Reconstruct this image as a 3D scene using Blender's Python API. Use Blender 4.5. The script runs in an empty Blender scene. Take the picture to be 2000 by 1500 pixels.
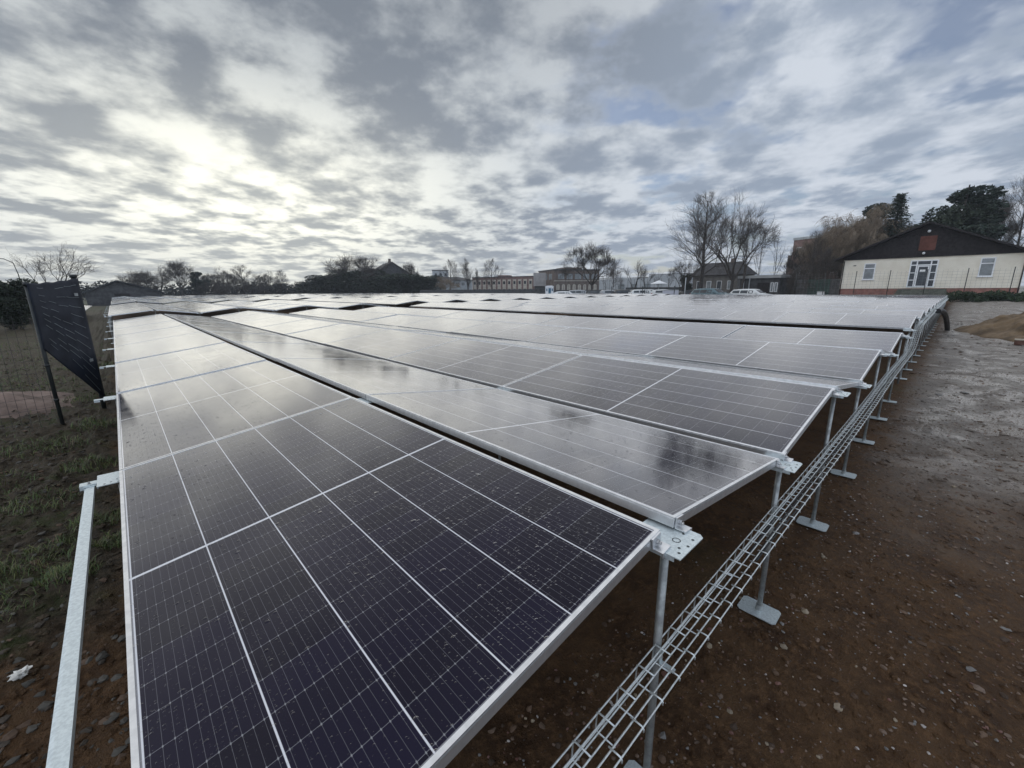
import bpy, bmesh, math, random
from math import sin, cos, pi, radians, sqrt, atan2
from mathutils import Vector, Matrix, noise
SC = bpy.context.scene
COL = SC.collection

# ------------------------------------------------------------------ camera
CAM = Vector((0.1076, -0.4745, 0.8116))
FW = Vector((0.66881921, 0.70920992, -0.22293981))
RT = Vector((0.72628527, -0.68735002, -0.00772367))
UP = RT.cross(FW)
cd = bpy.data.cameras.new('camera'); cam = bpy.data.objects.new('camera', cd); COL.objects.link(cam)
cam.matrix_world = Matrix(((RT.x, UP.x, -FW.x, CAM.x), (RT.y, UP.y, -FW.y, CAM.y), (RT.z, UP.z, -FW.z, CAM.z), (0, 0, 0, 1)))
cd.sensor_fit = 'HORIZONTAL'; cd.sensor_width = 36.0; cd.lens = 36.0 * 806.23 / 2000.0
cd.clip_start = 0.02; cd.clip_end = 3000
SC.camera = cam

# ------------------------------------------------------------------ node helper
class N:
    def __init__(s, tree): s.t = tree; s.n = tree.nodes; s.l = tree.links
    def new(s, typ, **kw):
        n = s.n.new(typ)
        for k, v in kw.items(): setattr(n, k, v)
        return n
    def put(s, sock, v):
        if isinstance(v, bpy.types.NodeSocket): s.l.new(v, sock)
        elif v is not None: sock.default_value = v
    def m(s, op, a, b=None, c=None, clamp=False):
        n = s.new('ShaderNodeMath', operation=op); n.use_clamp = clamp
        s.put(n.inputs[0], a)
        if b is not None: s.put(n.inputs[1], b)
        if c is not None: s.put(n.inputs[2], c)
        return n.outputs[0]
    def v(s, op, a, b=None):
        n = s.new('ShaderNodeVectorMath', operation=op)
        s.put(n.inputs[0], a)
        if b is not None: s.put(n.inputs[1], b)
        return n.outputs['Value'] if op in ('DOT_PRODUCT', 'LENGTH') else n.outputs[0]
    def sep(s, a):
        n = s.new('ShaderNodeSeparateXYZ'); s.put(n.inputs[0], a); return n.outputs
    def comb(s, x, y, z):
        n = s.new('ShaderNodeCombineXYZ'); s.put(n.inputs[0], x); s.put(n.inputs[1], y); s.put(n.inputs[2], z); return n.outputs[0]
    def mix(s, f, a, b):
        n = s.new('ShaderNodeMix', data_type='RGBA'); s.put(n.inputs[0], f)
        s.put(n.inputs[6], a if isinstance(a, bpy.types.NodeSocket) else (*a, 1)); s.put(n.inputs[7], b if isinstance(b, bpy.types.NodeSocket) else (*b, 1))
        return n.outputs[2]
    def ss(s, x, lo, hi, a=0.0, b=1.0):
        n = s.new('ShaderNodeMapRange', interpolation_type='SMOOTHSTEP')
        s.put(n.inputs[0], x); s.put(n.inputs[1], lo); s.put(n.inputs[2], hi); s.put(n.inputs[3], a); s.put(n.inputs[4], b)
        return n.outputs[0]
    def noise(s, vec, scale, detail=4, rough=0.55, dist=0.0, lac=2.0):
        n = s.new('ShaderNodeTexNoise'); s.put(n.inputs['Vector'], vec)
        n.inputs['Scale'].default_value = scale; n.inputs['Detail'].default_value = detail
        n.inputs['Roughness'].default_value = rough; n.inputs['Distortion'].default_value = dist; n.inputs['Lacunarity'].default_value = lac
        return n.outputs[0]
    def vor(s, vec, scale, rnd=1.0, feature='F1', dim='3D'):
        n = s.new('ShaderNodeTexVoronoi', feature=feature, voronoi_dimensions=dim); s.put(n.inputs['Vector'], vec)
        n.inputs['Scale'].default_value = scale; n.inputs['Randomness'].default_value = rnd
        return n.outputs
    def bump(s, h, dist, strength=1.0, normal=None):
        n = s.new('ShaderNodeBump'); s.put(n.inputs['Height'], h); n.inputs['Distance'].default_value = dist
        n.inputs['Strength'].default_value = strength
        if normal is not None: s.put(n.inputs['Normal'], normal)
        return n.outputs[0]

# ------------------------------------------------------------------ sky (clouded) and sun
SUND = Vector((0.283, 1.234, 0.25)).normalized()
SUN_EL = math.asin(SUND.z); SUN_AZ = atan2(SUND.x, SUND.y)
W = bpy.data.worlds.new("World"); SC.world = W; W.use_nodes = True
w = N(W.node_tree); w.n.clear()
out = w.new('ShaderNodeOutputWorld'); bg = w.new('ShaderNodeBackground')
bg.inputs['Strength'].default_value = 0.1
w.l.new(bg.outputs[0], out.inputs[0])
sky = w.new('ShaderNodeTexSky', sky_type='NISHITA'); sky.sun_disc = False
sky.sun_elevation = SUN_EL; sky.sun_rotation = SUN_AZ; sky.air_density = 1.0; sky.dust_density = 1.0
d = w.new('ShaderNodeTexCoord').outputs['Generated']
x, y, z = w.sep(d)
zc = w.m('ADD', w.m('MAXIMUM', z, 0.0), 0.13)
u0 = w.m('DIVIDE', x, zc); v0 = w.m('DIVIDE', y, zc)
ca, sa = cos(radians(43)), sin(radians(43))
pu = w.m('SUBTRACT', w.m('MULTIPLY', u0, ca), w.m('MULTIPLY', v0, sa))      # across the cloud streets
pv = w.m('ADD', w.m('MULTIPLY', u0, sa), w.m('MULTIPLY', v0, ca))           # along them
q = w.comb(w.m('MULTIPLY', pu, 1.0), w.m('MULTIPLY', pv, 0.85), 3.7)
n1 = w.noise(q, 1.1, 2, 0.5, 0.0)
n2 = w.noise(w.v('ADD', q, (7.3, 2.1, 1.0)), 3.0, 6, 0.52, 0.0)
n3 = w.noise(w.v('MULTIPLY', d, (1.0, 1.0, 1.9)), 8.5, 7, 0.60, 0.0)
n4 = w.noise(w.v('MULTIPLY', w.v('ADD', d, (3.0, 1.0, 5.0)), (1.0, 1.0, 1.5)), 3.2, 3, 0.5, 0.0)
n5 = w.noise(w.v('ADD', q, (1.3, 9.1, 4.0)), 8.0, 6, 0.55, 0.0)
up_ = w.ss(z, 0.10, 0.34)
lo_ = w.m('ADD', w.m('MULTIPLY', n2, 0.58), w.m('MULTIPLY', n5, 0.30))
hi_ = w.m('ADD', w.m('MULTIPLY', n2, 0.34), w.m('ADD', w.m('MULTIPLY', n3, 0.36), w.m('MULTIPLY', n4, 0.18)))
c = w.m('ADD', w.m('MULTIPLY', n1, 0.12), w.m('ADD', w.m('MULTIPLY', lo_, w.m('SUBTRACT', 1.0, up_)), w.m('MULTIPLY', hi_, up_)))
c = w.m('ADD', c, w.ss(z, 0.30, 0.75, 0.0, 0.035))
thick = w.ss(c, 0.43, 0.575)
glow = w.m('MAXIMUM', w.v('DOT_PRODUCT', d, tuple(SUND)), 0.0)
g1 = w.m('MULTIPLY', w.m('POWER', glow, 13.0), w.ss(z, 0.48, 0.16)); g2 = w.m('POWER', glow, 4.0)
bright = w.mix(g2, (0.43, 0.465, 0.52), (0.46, 0.485, 0.49))
bright = w.mix(g1, bright, (0.86, 0.85, 0.74))
dark = w.mix(g2, (0.215, 0.258, 0.325), (0.155, 0.175, 0.205))
dark = w.mix(g1, dark, (0.33, 0.345, 0.34))
cl = w.mix(thick, bright, dark)
dim = w.m('MULTIPLY', w.ss(z, 0.20, 0.62), w.ss(glow, 0.45, 0.85))
cl = w.mix(w.m('MULTIPLY', dim, 0.85), cl, w.mix(thick, (0.25, 0.27, 0.29), (0.13, 0.147, 0.170)))
# thin openings with blue behind, away from the sun
skyc = w.new('ShaderNodeVectorMath', operation='MULTIPLY'); w.l.new(sky.outputs[0], skyc.inputs[0]); skyc.inputs[1].default_value = (0.055, 0.060, 0.078)
nb = w.noise(w.v('ADD', q, (3.9, 5.5, 8.0)), 1.9, 5, 0.55, 0.0)
gap = w.m('MULTIPLY', w.ss(nb, 0.50, 0.62), w.ss(g2, 0.6, 0.25))
gap = w.m('MULTIPLY', gap, w.ss(c, 0.56, 0.46))
cl = w.mix(w.m('MULTIPLY', gap, 0.75), cl, skyc.outputs[0])
# even grey bank low over the horizon
bank = w.ss(w.m('ADD', z, w.m('MULTIPLY', w.m('SUBTRACT', n2, 0.5), 0.06)), 0.13, 0.015)
cl = w.mix(w.m('MULTIPLY', bank, 0.38), cl, w.mix(g2, (0.33, 0.36, 0.40), (0.42, 0.43, 0.41)))
# extra brightness added to the unseen sky behind the camera, lifting walls facing it
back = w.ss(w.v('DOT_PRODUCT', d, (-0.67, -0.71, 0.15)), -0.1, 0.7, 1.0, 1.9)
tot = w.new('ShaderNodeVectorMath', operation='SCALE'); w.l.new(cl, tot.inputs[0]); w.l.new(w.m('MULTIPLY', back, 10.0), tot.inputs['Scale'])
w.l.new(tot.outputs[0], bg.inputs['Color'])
W.cycles.sampling_method = 'MANUAL'; W.cycles.sample_map_resolution = 1024

sl = bpy.data.lights.new('sun', 'SUN'); sl.energy = 0.9; sl.angle = radians(179); sl.color = (1.0, 0.94, 0.86)
so = bpy.data.objects.new('sun', sl); COL.objects.link(so); so.rotation_euler = (-SUND).to_track_quat('-Z', 'Y').to_euler()
SC.view_settings.view_transform = 'Standard'; SC.view_settings.look = 'None'; SC.view_settings.exposure = 0.58; SC.view_settings.gamma = 1.0
SC.render.resolution_x = 1024; SC.render.resolution_y = 768

# ------------------------------------------------------------------ materials
MATS = {}
def pmat(name, col, rough=0.6, metal=0.0, nscale=6.0, namt=0.25, bump=0.0, bscale=40.0, spec=None, ior=None, col2=None, vec='Object'):
    if name in MATS: return MATS[name]
    m = bpy.data.materials.new(name); m.use_nodes = True; t = N(m.node_tree); b = t.n['Principled BSDF']
    co = t.new('ShaderNodeTexCoord').outputs[vec]
    nz = t.noise(co, nscale, 5, 0.6)
    c2 = col2 if col2 else tuple(min(1, k * (1 - namt)) for k in col); c1 = col if col2 else tuple(min(1, k * (1 + namt)) for k in col)
    t.put(b.inputs['Base Color'], t.mix(t.ss(nz, 0.35, 0.65), c1, c2))
    b.inputs['Roughness'].default_value = rough; b.inputs['Metallic'].default_value = metal
    t.put(b.inputs['Roughness'], t.ss(nz, 0.3, 0.7, rough * 0.85, min(1, rough * 1.15)))
    if bump: t.put(b.inputs['Normal'], t.bump(t.noise(co, bscale, 4, 0.6), bump))
    if spec is not None: b.inputs['Specular IOR Level'].default_value = spec
    if ior: b.inputs['IOR'].default_value = ior
    MATS[name] = m; return m

ALU = pmat('brushed_aluminium', (0.72, 0.73, 0.74), 0.38, 0.85, 30, 0.08)
GALV = pmat('galvanised_steel', (0.60, 0.66, 0.67), 0.48, 0.55, 110, 0.10, 0.0002, 400)
GALVD = pmat('dull_galvanised_tube', (0.36, 0.37, 0.36), 0.5, 0.6, 25, 0.2)
WIRE = pmat('galvanised_wire', (0.70, 0.73, 0.72), 0.42, 0.6, 60, 0.15)
BOLT = pmat('stainless_bolt', (0.42, 0.42, 0.42), 0.3, 0.9, 60, 0.1)
INK = pmat('dark_punched_metal', (0.05, 0.06, 0.06), 0.6)
BACK = pmat('panel_backsheet', (0.05, 0.05, 0.055), 0.5)

def glass_mat():
    m = bpy.data.materials.new('wet_solar_glass'); m.use_nodes = True; t = N(m.node_tree); b = t.n['Principled BSDF']
    uv = t.new('ShaderNodeUVMap').outputs[0]
    u, v, _ = t.sep(uv)
    def line(a, off, pitch, width, soft=0.35):
        k = t.m('DIVIDE', t.m('SUBTRACT', a, off), pitch)
        dd = t.m('MULTIPLY', t.m('ABSOLUTE', t.m('SUBTRACT', k, t.m('ROUND', k))), pitch)
        return t.ss(dd, width * 0.5 * (1 + soft), width * 0.5 * (1 - soft)), k
    col_l, kc = line(u, 0.016, 0.18367, 0.0034)
    half = t.m('SUBTRACT', t.m('ABSOLUTE', t.m('SUBTRACT', v, 1.047)), 0.0055)     # distance from the mid gap
    row_l, kr = line(half, 0.0, 0.0925, 0.0013)
    mid_l = t.m('LESS_THAN', half, 0.0)
    # ten busbars in every column
    fc = t.m('MULTIPLY', t.m('FRACT', kc), 0.18367)
    bus_l, kb = line(fc, 0.0094, 0.0183, 0.0008)
    busin = t.m('MULTIPLY', t.m('GREATER_THAN', fc, 0.005), t.m('LESS_THAN', fc, 0.179))
    bus = t.m('MULTIPLY', bus_l, busin)
    # little solder pads where busbars meet a row gap
    kd = t.m('ABSOLUTE', t.m('SUBTRACT', kr, t.m('ROUND', kr)))
    fb = t.m('ABSOLUTE', t.m('SUBTRACT', kb, t.m('ROUND', kb)))
    pad = t.m('MULTIPLY', t.m('MULTIPLY', t.m('LESS_THAN', kd, 0.03), t.m('LESS_THAN', fb, 0.07)), busin)
    cellid = t.comb(t.m('FLOOR', kc), t.m('FLOOR', kr), 0.0)
    wn = t.new('ShaderNodeTexWhiteNoise', noise_dimensions='3D'); t.put(wn.inputs[0], cellid)
    cell = t.mix(wn.outputs[0], (0.0028, 0.0020, 0.0110), (0.0050, 0.0036, 0.0190))
    c = t.mix(t.m('MULTIPLY', bus, 0.5), cell, (0.19, 0.19, 0.20))
    c = t.mix(t.m('MULTIPLY', row_l, 0.5), c, (0.30, 0.30, 0.31))
    c = t.mix(t.m('MULTIPLY', pad, 0.3), c, (0.5, 0.5, 0.5))
    wl = t.m('MAXIMUM', col_l, mid_l)
    edge = t.m('MAXIMUM', t.m('GREATER_THAN', t.m('ABSOLUTE', t.m('SUBTRACT', u, 0.567)), 0.5525), t.m('GREATER_THAN', t.m('ABSOLUTE', t.m('SUBTRACT', v, 1.047)), 1.0325))
    wl = t.m('MAXIMUM', wl, t.m('MULTIPLY', edge, 0.35))
    c = t.mix(wl, c, (0.66, 0.66, 0.68))
    # rain drops: domes of water standing on the glass
    oi = t.new('ShaderNodeObjectInfo').outputs['Random']
    def drops(scale, dens, rmin, rmax, st, seed):
        cv = t.comb(t.m('ADD', u, t.m('MULTIPLY', oi, 7.0)), t.m('MULTIPLY', v, st), seed)
        o = t.vor(cv, scale, 0.9, 'F1', '3D') if False else t.vor(cv, scale, 0.85, 'F1', '2D')
        s = t.sep(o['Color'])
        dist = o['Distance']
        patch = t.noise(t.comb(u, v, seed), 1.3, 2, 0.5)
        on = t.m('LESS_THAN', s[0], t.m('MULTIPLY', dens, t.ss(patch, 0.34, 0.62, 0.35, 1.25)))
        r = t.m('MULTIPLY_ADD', t.m('MULTIPLY', s[1], s[1]), rmax - rmin, rmin)
        k = t.m('DIVIDE', dist, r)
        h = t.m('SQRT', t.m('MAXIMUM', t.m('SUBTRACT', 1.0, t.m('MULTIPLY', k, k)), 0.0))
        return t.m('MULTIPLY', t.m('MULTIPLY', h, on), t.m('DIVIDE', r, scale))
    h = t.m('ADD', t.m('ADD', drops(46.0, 0.20, 0.10, 0.30, 1.25, 0.0), drops(105.0, 0.34, 0.12, 0.32, 1.1, 3.0)), drops(16.0, 0.07, 0.07, 0.15, 1.2, 5.0))
    wet = t.m('GREATER_THAN', h, 0.00002)
    t.put(b.inputs['Base Color'], c)
    film = t.noise(uv, 3.0, 4, 0.6, 0.4)
    t.put(b.inputs['Roughness'], t.mix(wet, t.comb(t.ss(film, 0.35, 0.65, 0.13, 0.19), 0, 0), (0.02, 0.02, 0.02)) if False else t.m('MULTIPLY_ADD', t.m('SUBTRACT', 1.0, wet), t.ss(film, 0.35, 0.65, 0.075, 0.125), 0.02))
    b.inputs['IOR'].default_value = 1.29
    nrm = t.bump(h, 0.32)
    t.put(b.inputs['Normal'], nrm)
    # the wet film mirrors the sky strongly at low angles
    gl = t.new('ShaderNodeBsdfGlossy'); gl.inputs['Color'].default_value = (0.93, 0.93, 0.93, 1)
    t.put(gl.inputs['Roughness'], t.m('MULTIPLY_ADD', t.m('SUBTRACT', 1.0, wet), t.ss(film, 0.35, 0.65, 0.06, 0.11), 0.02)); t.put(gl.inputs['Normal'], nrm)
    lwt = t.new('ShaderNodeLayerWeight'); lwt.inputs['Blend'].default_value = 0.5; t.put(lwt.inputs['Normal'], nrm)
    fac = t.m('MULTIPLY', t.m('POWER', lwt.outputs['Facing'], 4.4), 0.72, clamp=True)
    mx = t.new('ShaderNodeMixShader'); t.put(mx.inputs[0], fac); t.l.new(b.outputs[0], mx.inputs[1]); t.l.new(gl.outputs[0], mx.inputs[2])
    t.l.new(mx.outputs[0], t.n['Material Output'].inputs['Surface'])
    return m
GLASS = glass_mat()

def ground_mat():
    m = bpy.data.materials.new('wet_soil'); m.use_nodes = True; t = N(m.node_tree); b = t.n['Principled BSDF']
    co = t.new('ShaderNodeTexCoord').outputs['Object']
    X, Y, Z = t.sep(co)
    nA = t.noise(co, 0.55, 4, 0.6, 0.6); nB = t.noise(co, 3.2, 6, 0.65, 0.4); nC = t.noise(co, 22.0, 6, 0.7); nD = t.noise(co, 90.0, 4, 0.7)
    soil = t.mix(t.ss(nB, 0.3, 0.7), (0.050, 0.025, 0.0115), (0.108, 0.060, 0.029))
    soil = t.mix(t.ss(nC, 0.42, 0.72), soil, (0.150, 0.084, 0.042))
    soil = t.mix(t.ss(nA, 0.58, 0.70, 0, 0.5), soil, (0.085, 0.068, 0.030))
    path = t.mix(t.ss(nB, 0.35, 0.65), (0.150, 0.125, 0.104), (0.27, 0.240, 0.205))
    path = t.mix(t.ss(t.noise(co, 0.9, 5, 0.6, 1.0), 0.52, 0.66, 0, 0.7), path, (0.095, 0.068, 0.046))
    pm = t.m('MULTIPLY', t.ss(t.m('ADD', X, t.m('MULTIPLY', nA, 5.0)), 5.2, 10.0), t.ss(t.m('ADD', Y, t.m('MULTIPLY', nB, 0.7)), 0.35, -0.15))
    g = t.mix(pm, soil, path)
    left = t.ss(t.m('ADD', X, t.m('MULTIPLY', t.m('SUBTRACT', nB, 0.5), 0.8)), 0.05, -0.25)
    left = t.m('MULTIPLY', left, t.ss(t.m('ADD', Y, t.m('MULTIPLY', nB, 1.4)), 2.6, 3.4))
    lc = t.mix(t.ss(nC, 0.35, 0.65), (0.034, 0.027, 0.018), (0.085, 0.066, 0.044))
    lc = t.mix(t.ss(nB, 0.50, 0.66, 0, 0.75), lc, (0.045, 0.062, 0.018))
    g = t.mix(left, g, lc)
    far = t.ss(t.v('LENGTH', co), 45.0, 70.0)
    g = t.mix(far, g, t.mix(t.ss(t.noise(co, 0.05, 4), 0.4, 0.6), (0.045, 0.055, 0.025), (0.075, 0.068, 0.045)))
    t.put(b.inputs['Base Color'], g)
    pud = t.m('MULTIPLY', t.ss(t.noise(co, 1.6, 4, 0.55, 0.8), 0.50, 0.60), pm)
    r = t.m('SUBTRACT', t.ss(nC, 0.3, 0.7, 0.50, 0.82), t.m('MULTIPLY', pud, 0.45))
    t.put(b.inputs['Roughness'], r); t.put(b.inputs['Specular IOR Level'], t.m('MULTIPLY_ADD', pm, 0.45, 0.14))
    hh = t.m('ADD', t.m('MULTIPLY', nC, 0.7), t.m('MULTIPLY', nD, 0.3))
    hh = t.m('MULTIPLY', hh, t.m('SUBTRACT', 1.0, t.m('MULTIPLY', pud, 0.75)))
    t.put(b.inputs['Normal'], t.bump(hh, 0.05))
    return m

# ------------------------------------------------------------------ mesh helpers
class MB:
    """collects shapes, then links them as one mesh object"""
    def __init__(s): s.v = []; s.f = []; s.mi = []; s.uv = {}
    def add(s, vs, fs, mi=0):
        o = len(s.v); s.v += [tuple(a) for a in vs]
        for f in fs: s.f.append(tuple(o + i for i in f)); s.mi.append(mi)
    def box(s, a, b, mi=0, M=None):
        (x0, y0, z0), (x1, y1, z1) = a, b
        if x0 > x1: x0, x1 = x1, x0
        if y0 > y1: y0, y1 = y1, y0
        if z0 > z1: z0, z1 = z1, z0
        vs = [Vector(p) for p in ((x0, y0, z0), (x1, y0, z0), (x1, y1, z0), (x0, y1, z0), (x0, y0, z1), (x1, y0, z1), (x1, y1, z1), (x0, y1, z1))]
        if M: vs = [M @ p for p in vs]
        s.add(vs, [(3, 2, 1, 0), (4, 5, 6, 7), (0, 1, 5, 4), (1, 2, 6, 5), (2, 3, 7, 6), (3, 0, 4, 7)], mi)
    def tube(s, pts, rad, n=8, mi=0, cap=True):
        pts = [Vector(p) for p in pts]; k = len(pts)
        rr = rad if isinstance(rad, (list, tuple)) else [rad] * k
        o = len(s.v); prev = None
        for i in range(k):
            dr = (pts[min(i + 1, k - 1)] - pts[max(i - 1, 0)]).normalized()
            a = dr.orthogonal().normalized() if prev is None else (prev - dr * prev.dot(dr)).normalized()
            prev = a; b = dr.cross(a)
            for j in range(n):
                t = 2 * pi * j / n
                s.v.append(tuple(pts[i] + (a * cos(t) + b * sin(t)) * rr[i]))
        for i in range(k - 1):
            for j in range(n):
                j2 = (j + 1) % n
                s.f.append((o + i * n + j, o + i * n + j2, o + (i + 1) * n + j2, o + (i + 1) * n + j)); s.mi.append(mi)
        if cap:
            s.f.append(tuple(o + j for j in reversed(range(n)))); s.mi.append(mi)
            s.f.append(tuple(o + (k - 1) * n + j for j in range(n))); s.mi.append(mi)
    def prism(s, poly, axis, a0, a1, mi=0):
        """poly: 2D points; axis: 'x','y','z' = direction of extrusion"""
        n = len(poly)
        def P(p, t): return {'x': (t, p[0], p[1]), 'y': (p[0], t, p[1]), 'z': (p[0], p[1], t)}[axis]
        vs = [P(p, a0) for p in poly] + [P(p, a1) for p in poly]
        s.add(vs, [tuple(reversed(range(n))), tuple(range(n, 2 * n))] + [(i, (i + 1) % n, n + (i + 1) % n, n + i) for i in range(n)], mi)
    def build(s, name, mat, parent=None, smooth=False, fix=True):
        me = bpy.data.meshes.new(name); me.from_pydata(s.v, [], s.f)
        for mm in (mat if isinstance(mat, (list, tuple)) else [mat]): me.materials.append(mm)
        me.polygons.foreach_set('material_index', s.mi)
        if smooth: me.polygons.foreach_set('use_smooth', [True] * len(me.polygons))
        if fix:
            bm = bmesh.new(); bm.from_mesh(me); bmesh.ops.recalc_face_normals(bm, faces=bm.faces); bm.to_mesh(me); bm.free()
        me.update()
        o = bpy.data.objects.new(name, me); COL.objects.link(o)
        if parent is not None: o.parent = parent
        return o
def tag(o, label=None, cat=None, group=None, kind=None):
    if label: o['label'] = label
    if cat: o['category'] = cat
    if group: o['group'] = group
    if kind: o['kind'] = kind
    return o
def empty(name, loc, label, cat, group=None, rz=0.0):
    o = bpy.data.objects.new(name, None); o.empty_display_size = 0.1; COL.objects.link(o)
    o.location = loc; o.rotation_euler = (0, 0, rz)
    return tag(o, label, cat, group)
KIDS = {}
def kids(o):
    return [c for c in bpy.data.objects if c.parent == o]
def copy_tree(o, parent=None, _k=None):
    if _k is None:
        if o.name not in KIDS: KIDS[o.name] = kids(o)
        _k = KIDS[o.name]
    c = o.copy(); COL.objects.link(c)
    if parent is not None: c.parent = parent
    for ch in _k:
        if ch.name not in KIDS: KIDS[ch.name] = kids(ch)
        copy_tree(ch, c, KIDS[ch.name])
    return c
def S(a, b, x):
    t = max(0.0, min(1.0, (x - a) / (b - a))); return t * t * (3 - 2 * t)
ORD = ['first', 'second', 'third', 'fourth', 'fifth', 'sixth', 'seventh', 'eighth', 'ninth', 'tenth', 'eleventh', 'twelfth', 'thirteenth', 'fourteenth', 'fifteenth', 'sixteenth',
       'seventeenth', 'eighteenth', 'nineteenth', 'twentieth', 'twenty-first', 'twenty-second', 'twenty-third', 'twenty-fourth', 'twenty-fifth']

# ------------------------------------------------------------------ ground
def ground_base(X, Y):
    z = -0.9 + 0.12 * S(8.3, 10.3, X)
    near = S(1.0, -0.8, Y)
    z += 0.80 * S(24, 45, X) * near + (1 - near) * 0.80 * S(38.6, 45.5, X) * S(13, 9, Y)
    return z
def ground_z(X, Y):
    z = ground_base(X, Y)
    dn = sqrt(X * X + Y * Y)
    if dn < 60:
        amp = 0.012 + 0.02 * S(6, 14, X) * S(0.3, -0.6, Y)
        z += amp * noise.noise(Vector((X * 1.3, Y * 1.3, 1.7))) * 1.6
        z += 0.010 * noise.noise(Vector((X * 5, Y * 5, 4.7)))
        for yr in (-0.95, -2.35):           # wheel ruts along the track
            yc = yr - 0.05 * X * 0.3 + 0.18 * sin(X * 0.23 + yr)
            q_ = (Y - yc) / 0.17
            if abs(q_) < 3: z += (-0.030 * math.exp(-q_ * q_) + 0.012 * math.exp(-(abs(q_) - 1.6) ** 2 * 3)) * S(0.5, 3, X) * (0.6 + 0.6 * noise.noise(Vector((X * 3.1, Y * 2, 5))))
        lf = S(0.0, -0.3, X) * S(1.2, 2.6, Y)
        if lf > 0:
            z += lf * (0.08 * abs(noise.noise(Vector((X * 2.6, Y * 2.2, 9.1)))) + 0.075 * abs(noise.noise(Vector((X * 8, Y * 6, 2.2)))) + 0.03 * noise.noise(Vector((X * 19, Y * 15, 6.2))))
            z += lf * 0.05 * S(-0.3, -1.5, X)
    m = sqrt(((X - 22.4) / 2.9) ** 2 + ((Y + 3.4) / 2.25) ** 2)
    return z
def axis_pts(lo, a, b, hi, fine, grow=1.13):
    p = []; x = a
    while x <= b: p.append(x); x += fine
    st = fine; x = p[-1]
    while x < hi: st = min(st * grow, 40); x += st; p.append(x)
    st = fine; x = a; q = []
    while x > lo: st = min(st * grow, 40); x -= st; q.append(x)
    return q[::-1] + p
xs = axis_pts(-700, -2.2, 7.0, 900, 0.032, 1.06); ys = axis_pts(-500, -1.6, 6.5, 900, 0.032, 1.07)
g = MB()
for yy in ys:
    for xx in xs: g.v.append((xx, yy, ground_z(xx, yy)))
nx = len(xs)
for j in range(len(ys) - 1):
    for i in range(nx - 1): g.f.append((j * nx + i, j * nx + i + 1, (j + 1) * nx + i + 1, (j + 1) * nx + i))
g.mi = [0] * len(g.f)
M_SOIL = ground_mat()
gr = g.build('ground', M_SOIL, smooth=True, fix=False); tag(gr, 'bare wet brown soil with a pale churned track', 'ground', kind='structure')

# ------------------------------------------------------------------ solar panels
PW, PL, TH = 1.134, 2.094, radians(7.5127); GAP = 0.0093
PC, PH = PW * cos(TH), PW * sin(TH)
GR, GV = 0.0890, 0.0793
FR_H = 0.032
def frame_shapes(mb, M=None, simple=False):
    lip = 0.011
    def bx(a, b): mb.box(a, b, 1 if simple else 0, M)
    if simple:
        bx((0, 0, -0.03), (lip, PL, 0)); bx((PW - lip, 0, -0.03), (PW, PL, 0)); bx((lip, 0, -0.03), (PW - lip, lip, 0)); bx((lip, PL - lip, -0.03), (PW - lip, PL, 0))
        return
    # upper lip, a shadow groove, then the side wall and the inner foot flange
    for (x0, x1, y0, y1, sx, sy) in ((0, lip, 0, PL, 1, 0), (PW - lip, PW, 0, PL, -1, 0), (lip, PW - lip, 0, lip, 0, 1), (lip, PW - lip, PL - lip, PL, 0, -1)):
        bx((x0, y0, -0.0035), (x1, y1, 0))
        g_ = 0.0022
        ax0, ax1, ay0, ay1 = x0, x1, y0, y1
        if sx == 1: ax0, ax1 = x0 + g_, x0 + 0.006
        elif sx == -1: ax0, ax1 = x1 - 0.006, x1 - g_
        elif sy == 1: ay0, ay1 = y0 + g_, y0 + 0.006
        else: ay0, ay1 = y1 - 0.006, y1 - g_
        bx((ax0, ay0, -0.0065), (ax1, ay1, -0.0035))
        bx0, bx1, by0, by1 = x0, x1, y0, y1
        if sx == 1: bx1 = x0 + 0.006
        elif sx == -1: bx0 = x1 - 0.006
        elif sy == 1: by1 = y0 + 0.006
        else: by0 = y1 - 0.006
        bx((bx0, by0, -FR_H), (bx1, by1, -0.0065))
def glass_shape(mb, M=None):
    a = 0.0085; b_ = 0.0085
    mb.box((a, b_, -0.0075), (PW - a, PL - b_, -0.0016), 0, M)
def panel_uv(me, locs, faces_glass):
    uvl = me.uv_layers.new(name='UVMap')
    for p in me.polygons:
        for li in p.loop_indices:
            uvl.data[li].uv = locs[me.loops[li].vertex_index]
mbf = MB(); frame_shapes(mbf); mbg = MB(); glass_shape(mbg)
mbk = MB(); mbk.box((0.42, 1.0, -0.026), (0.54, 1.09, -0.0085)); mbk.box((0.60, 1.02, -0.022), (0.70, 1.07, -0.0085))
P0 = empty('solar_panel', (0, 0, 0), 'x', 'solar panel', 'solar panels')
go = mbg.build('glass', [GLASS, BACK], P0)
me = go.data
for p in me.polygons:
    if p.normal.z < 0.5: p.material_index = 1
panel_uv(me, [(v.co.x, v.co.y) for v in me.vertices], None)
fo = mbf.build('frame', ALU, P0)
jo = mbk.build('junction_box', INK, P0)
rnd = random.Random(5)
def row_x(r):
    x_ = 0.0
    for i in range(r): x_ += PC + (GR if i % 2 == 0 else GV)
    return x_
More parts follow.
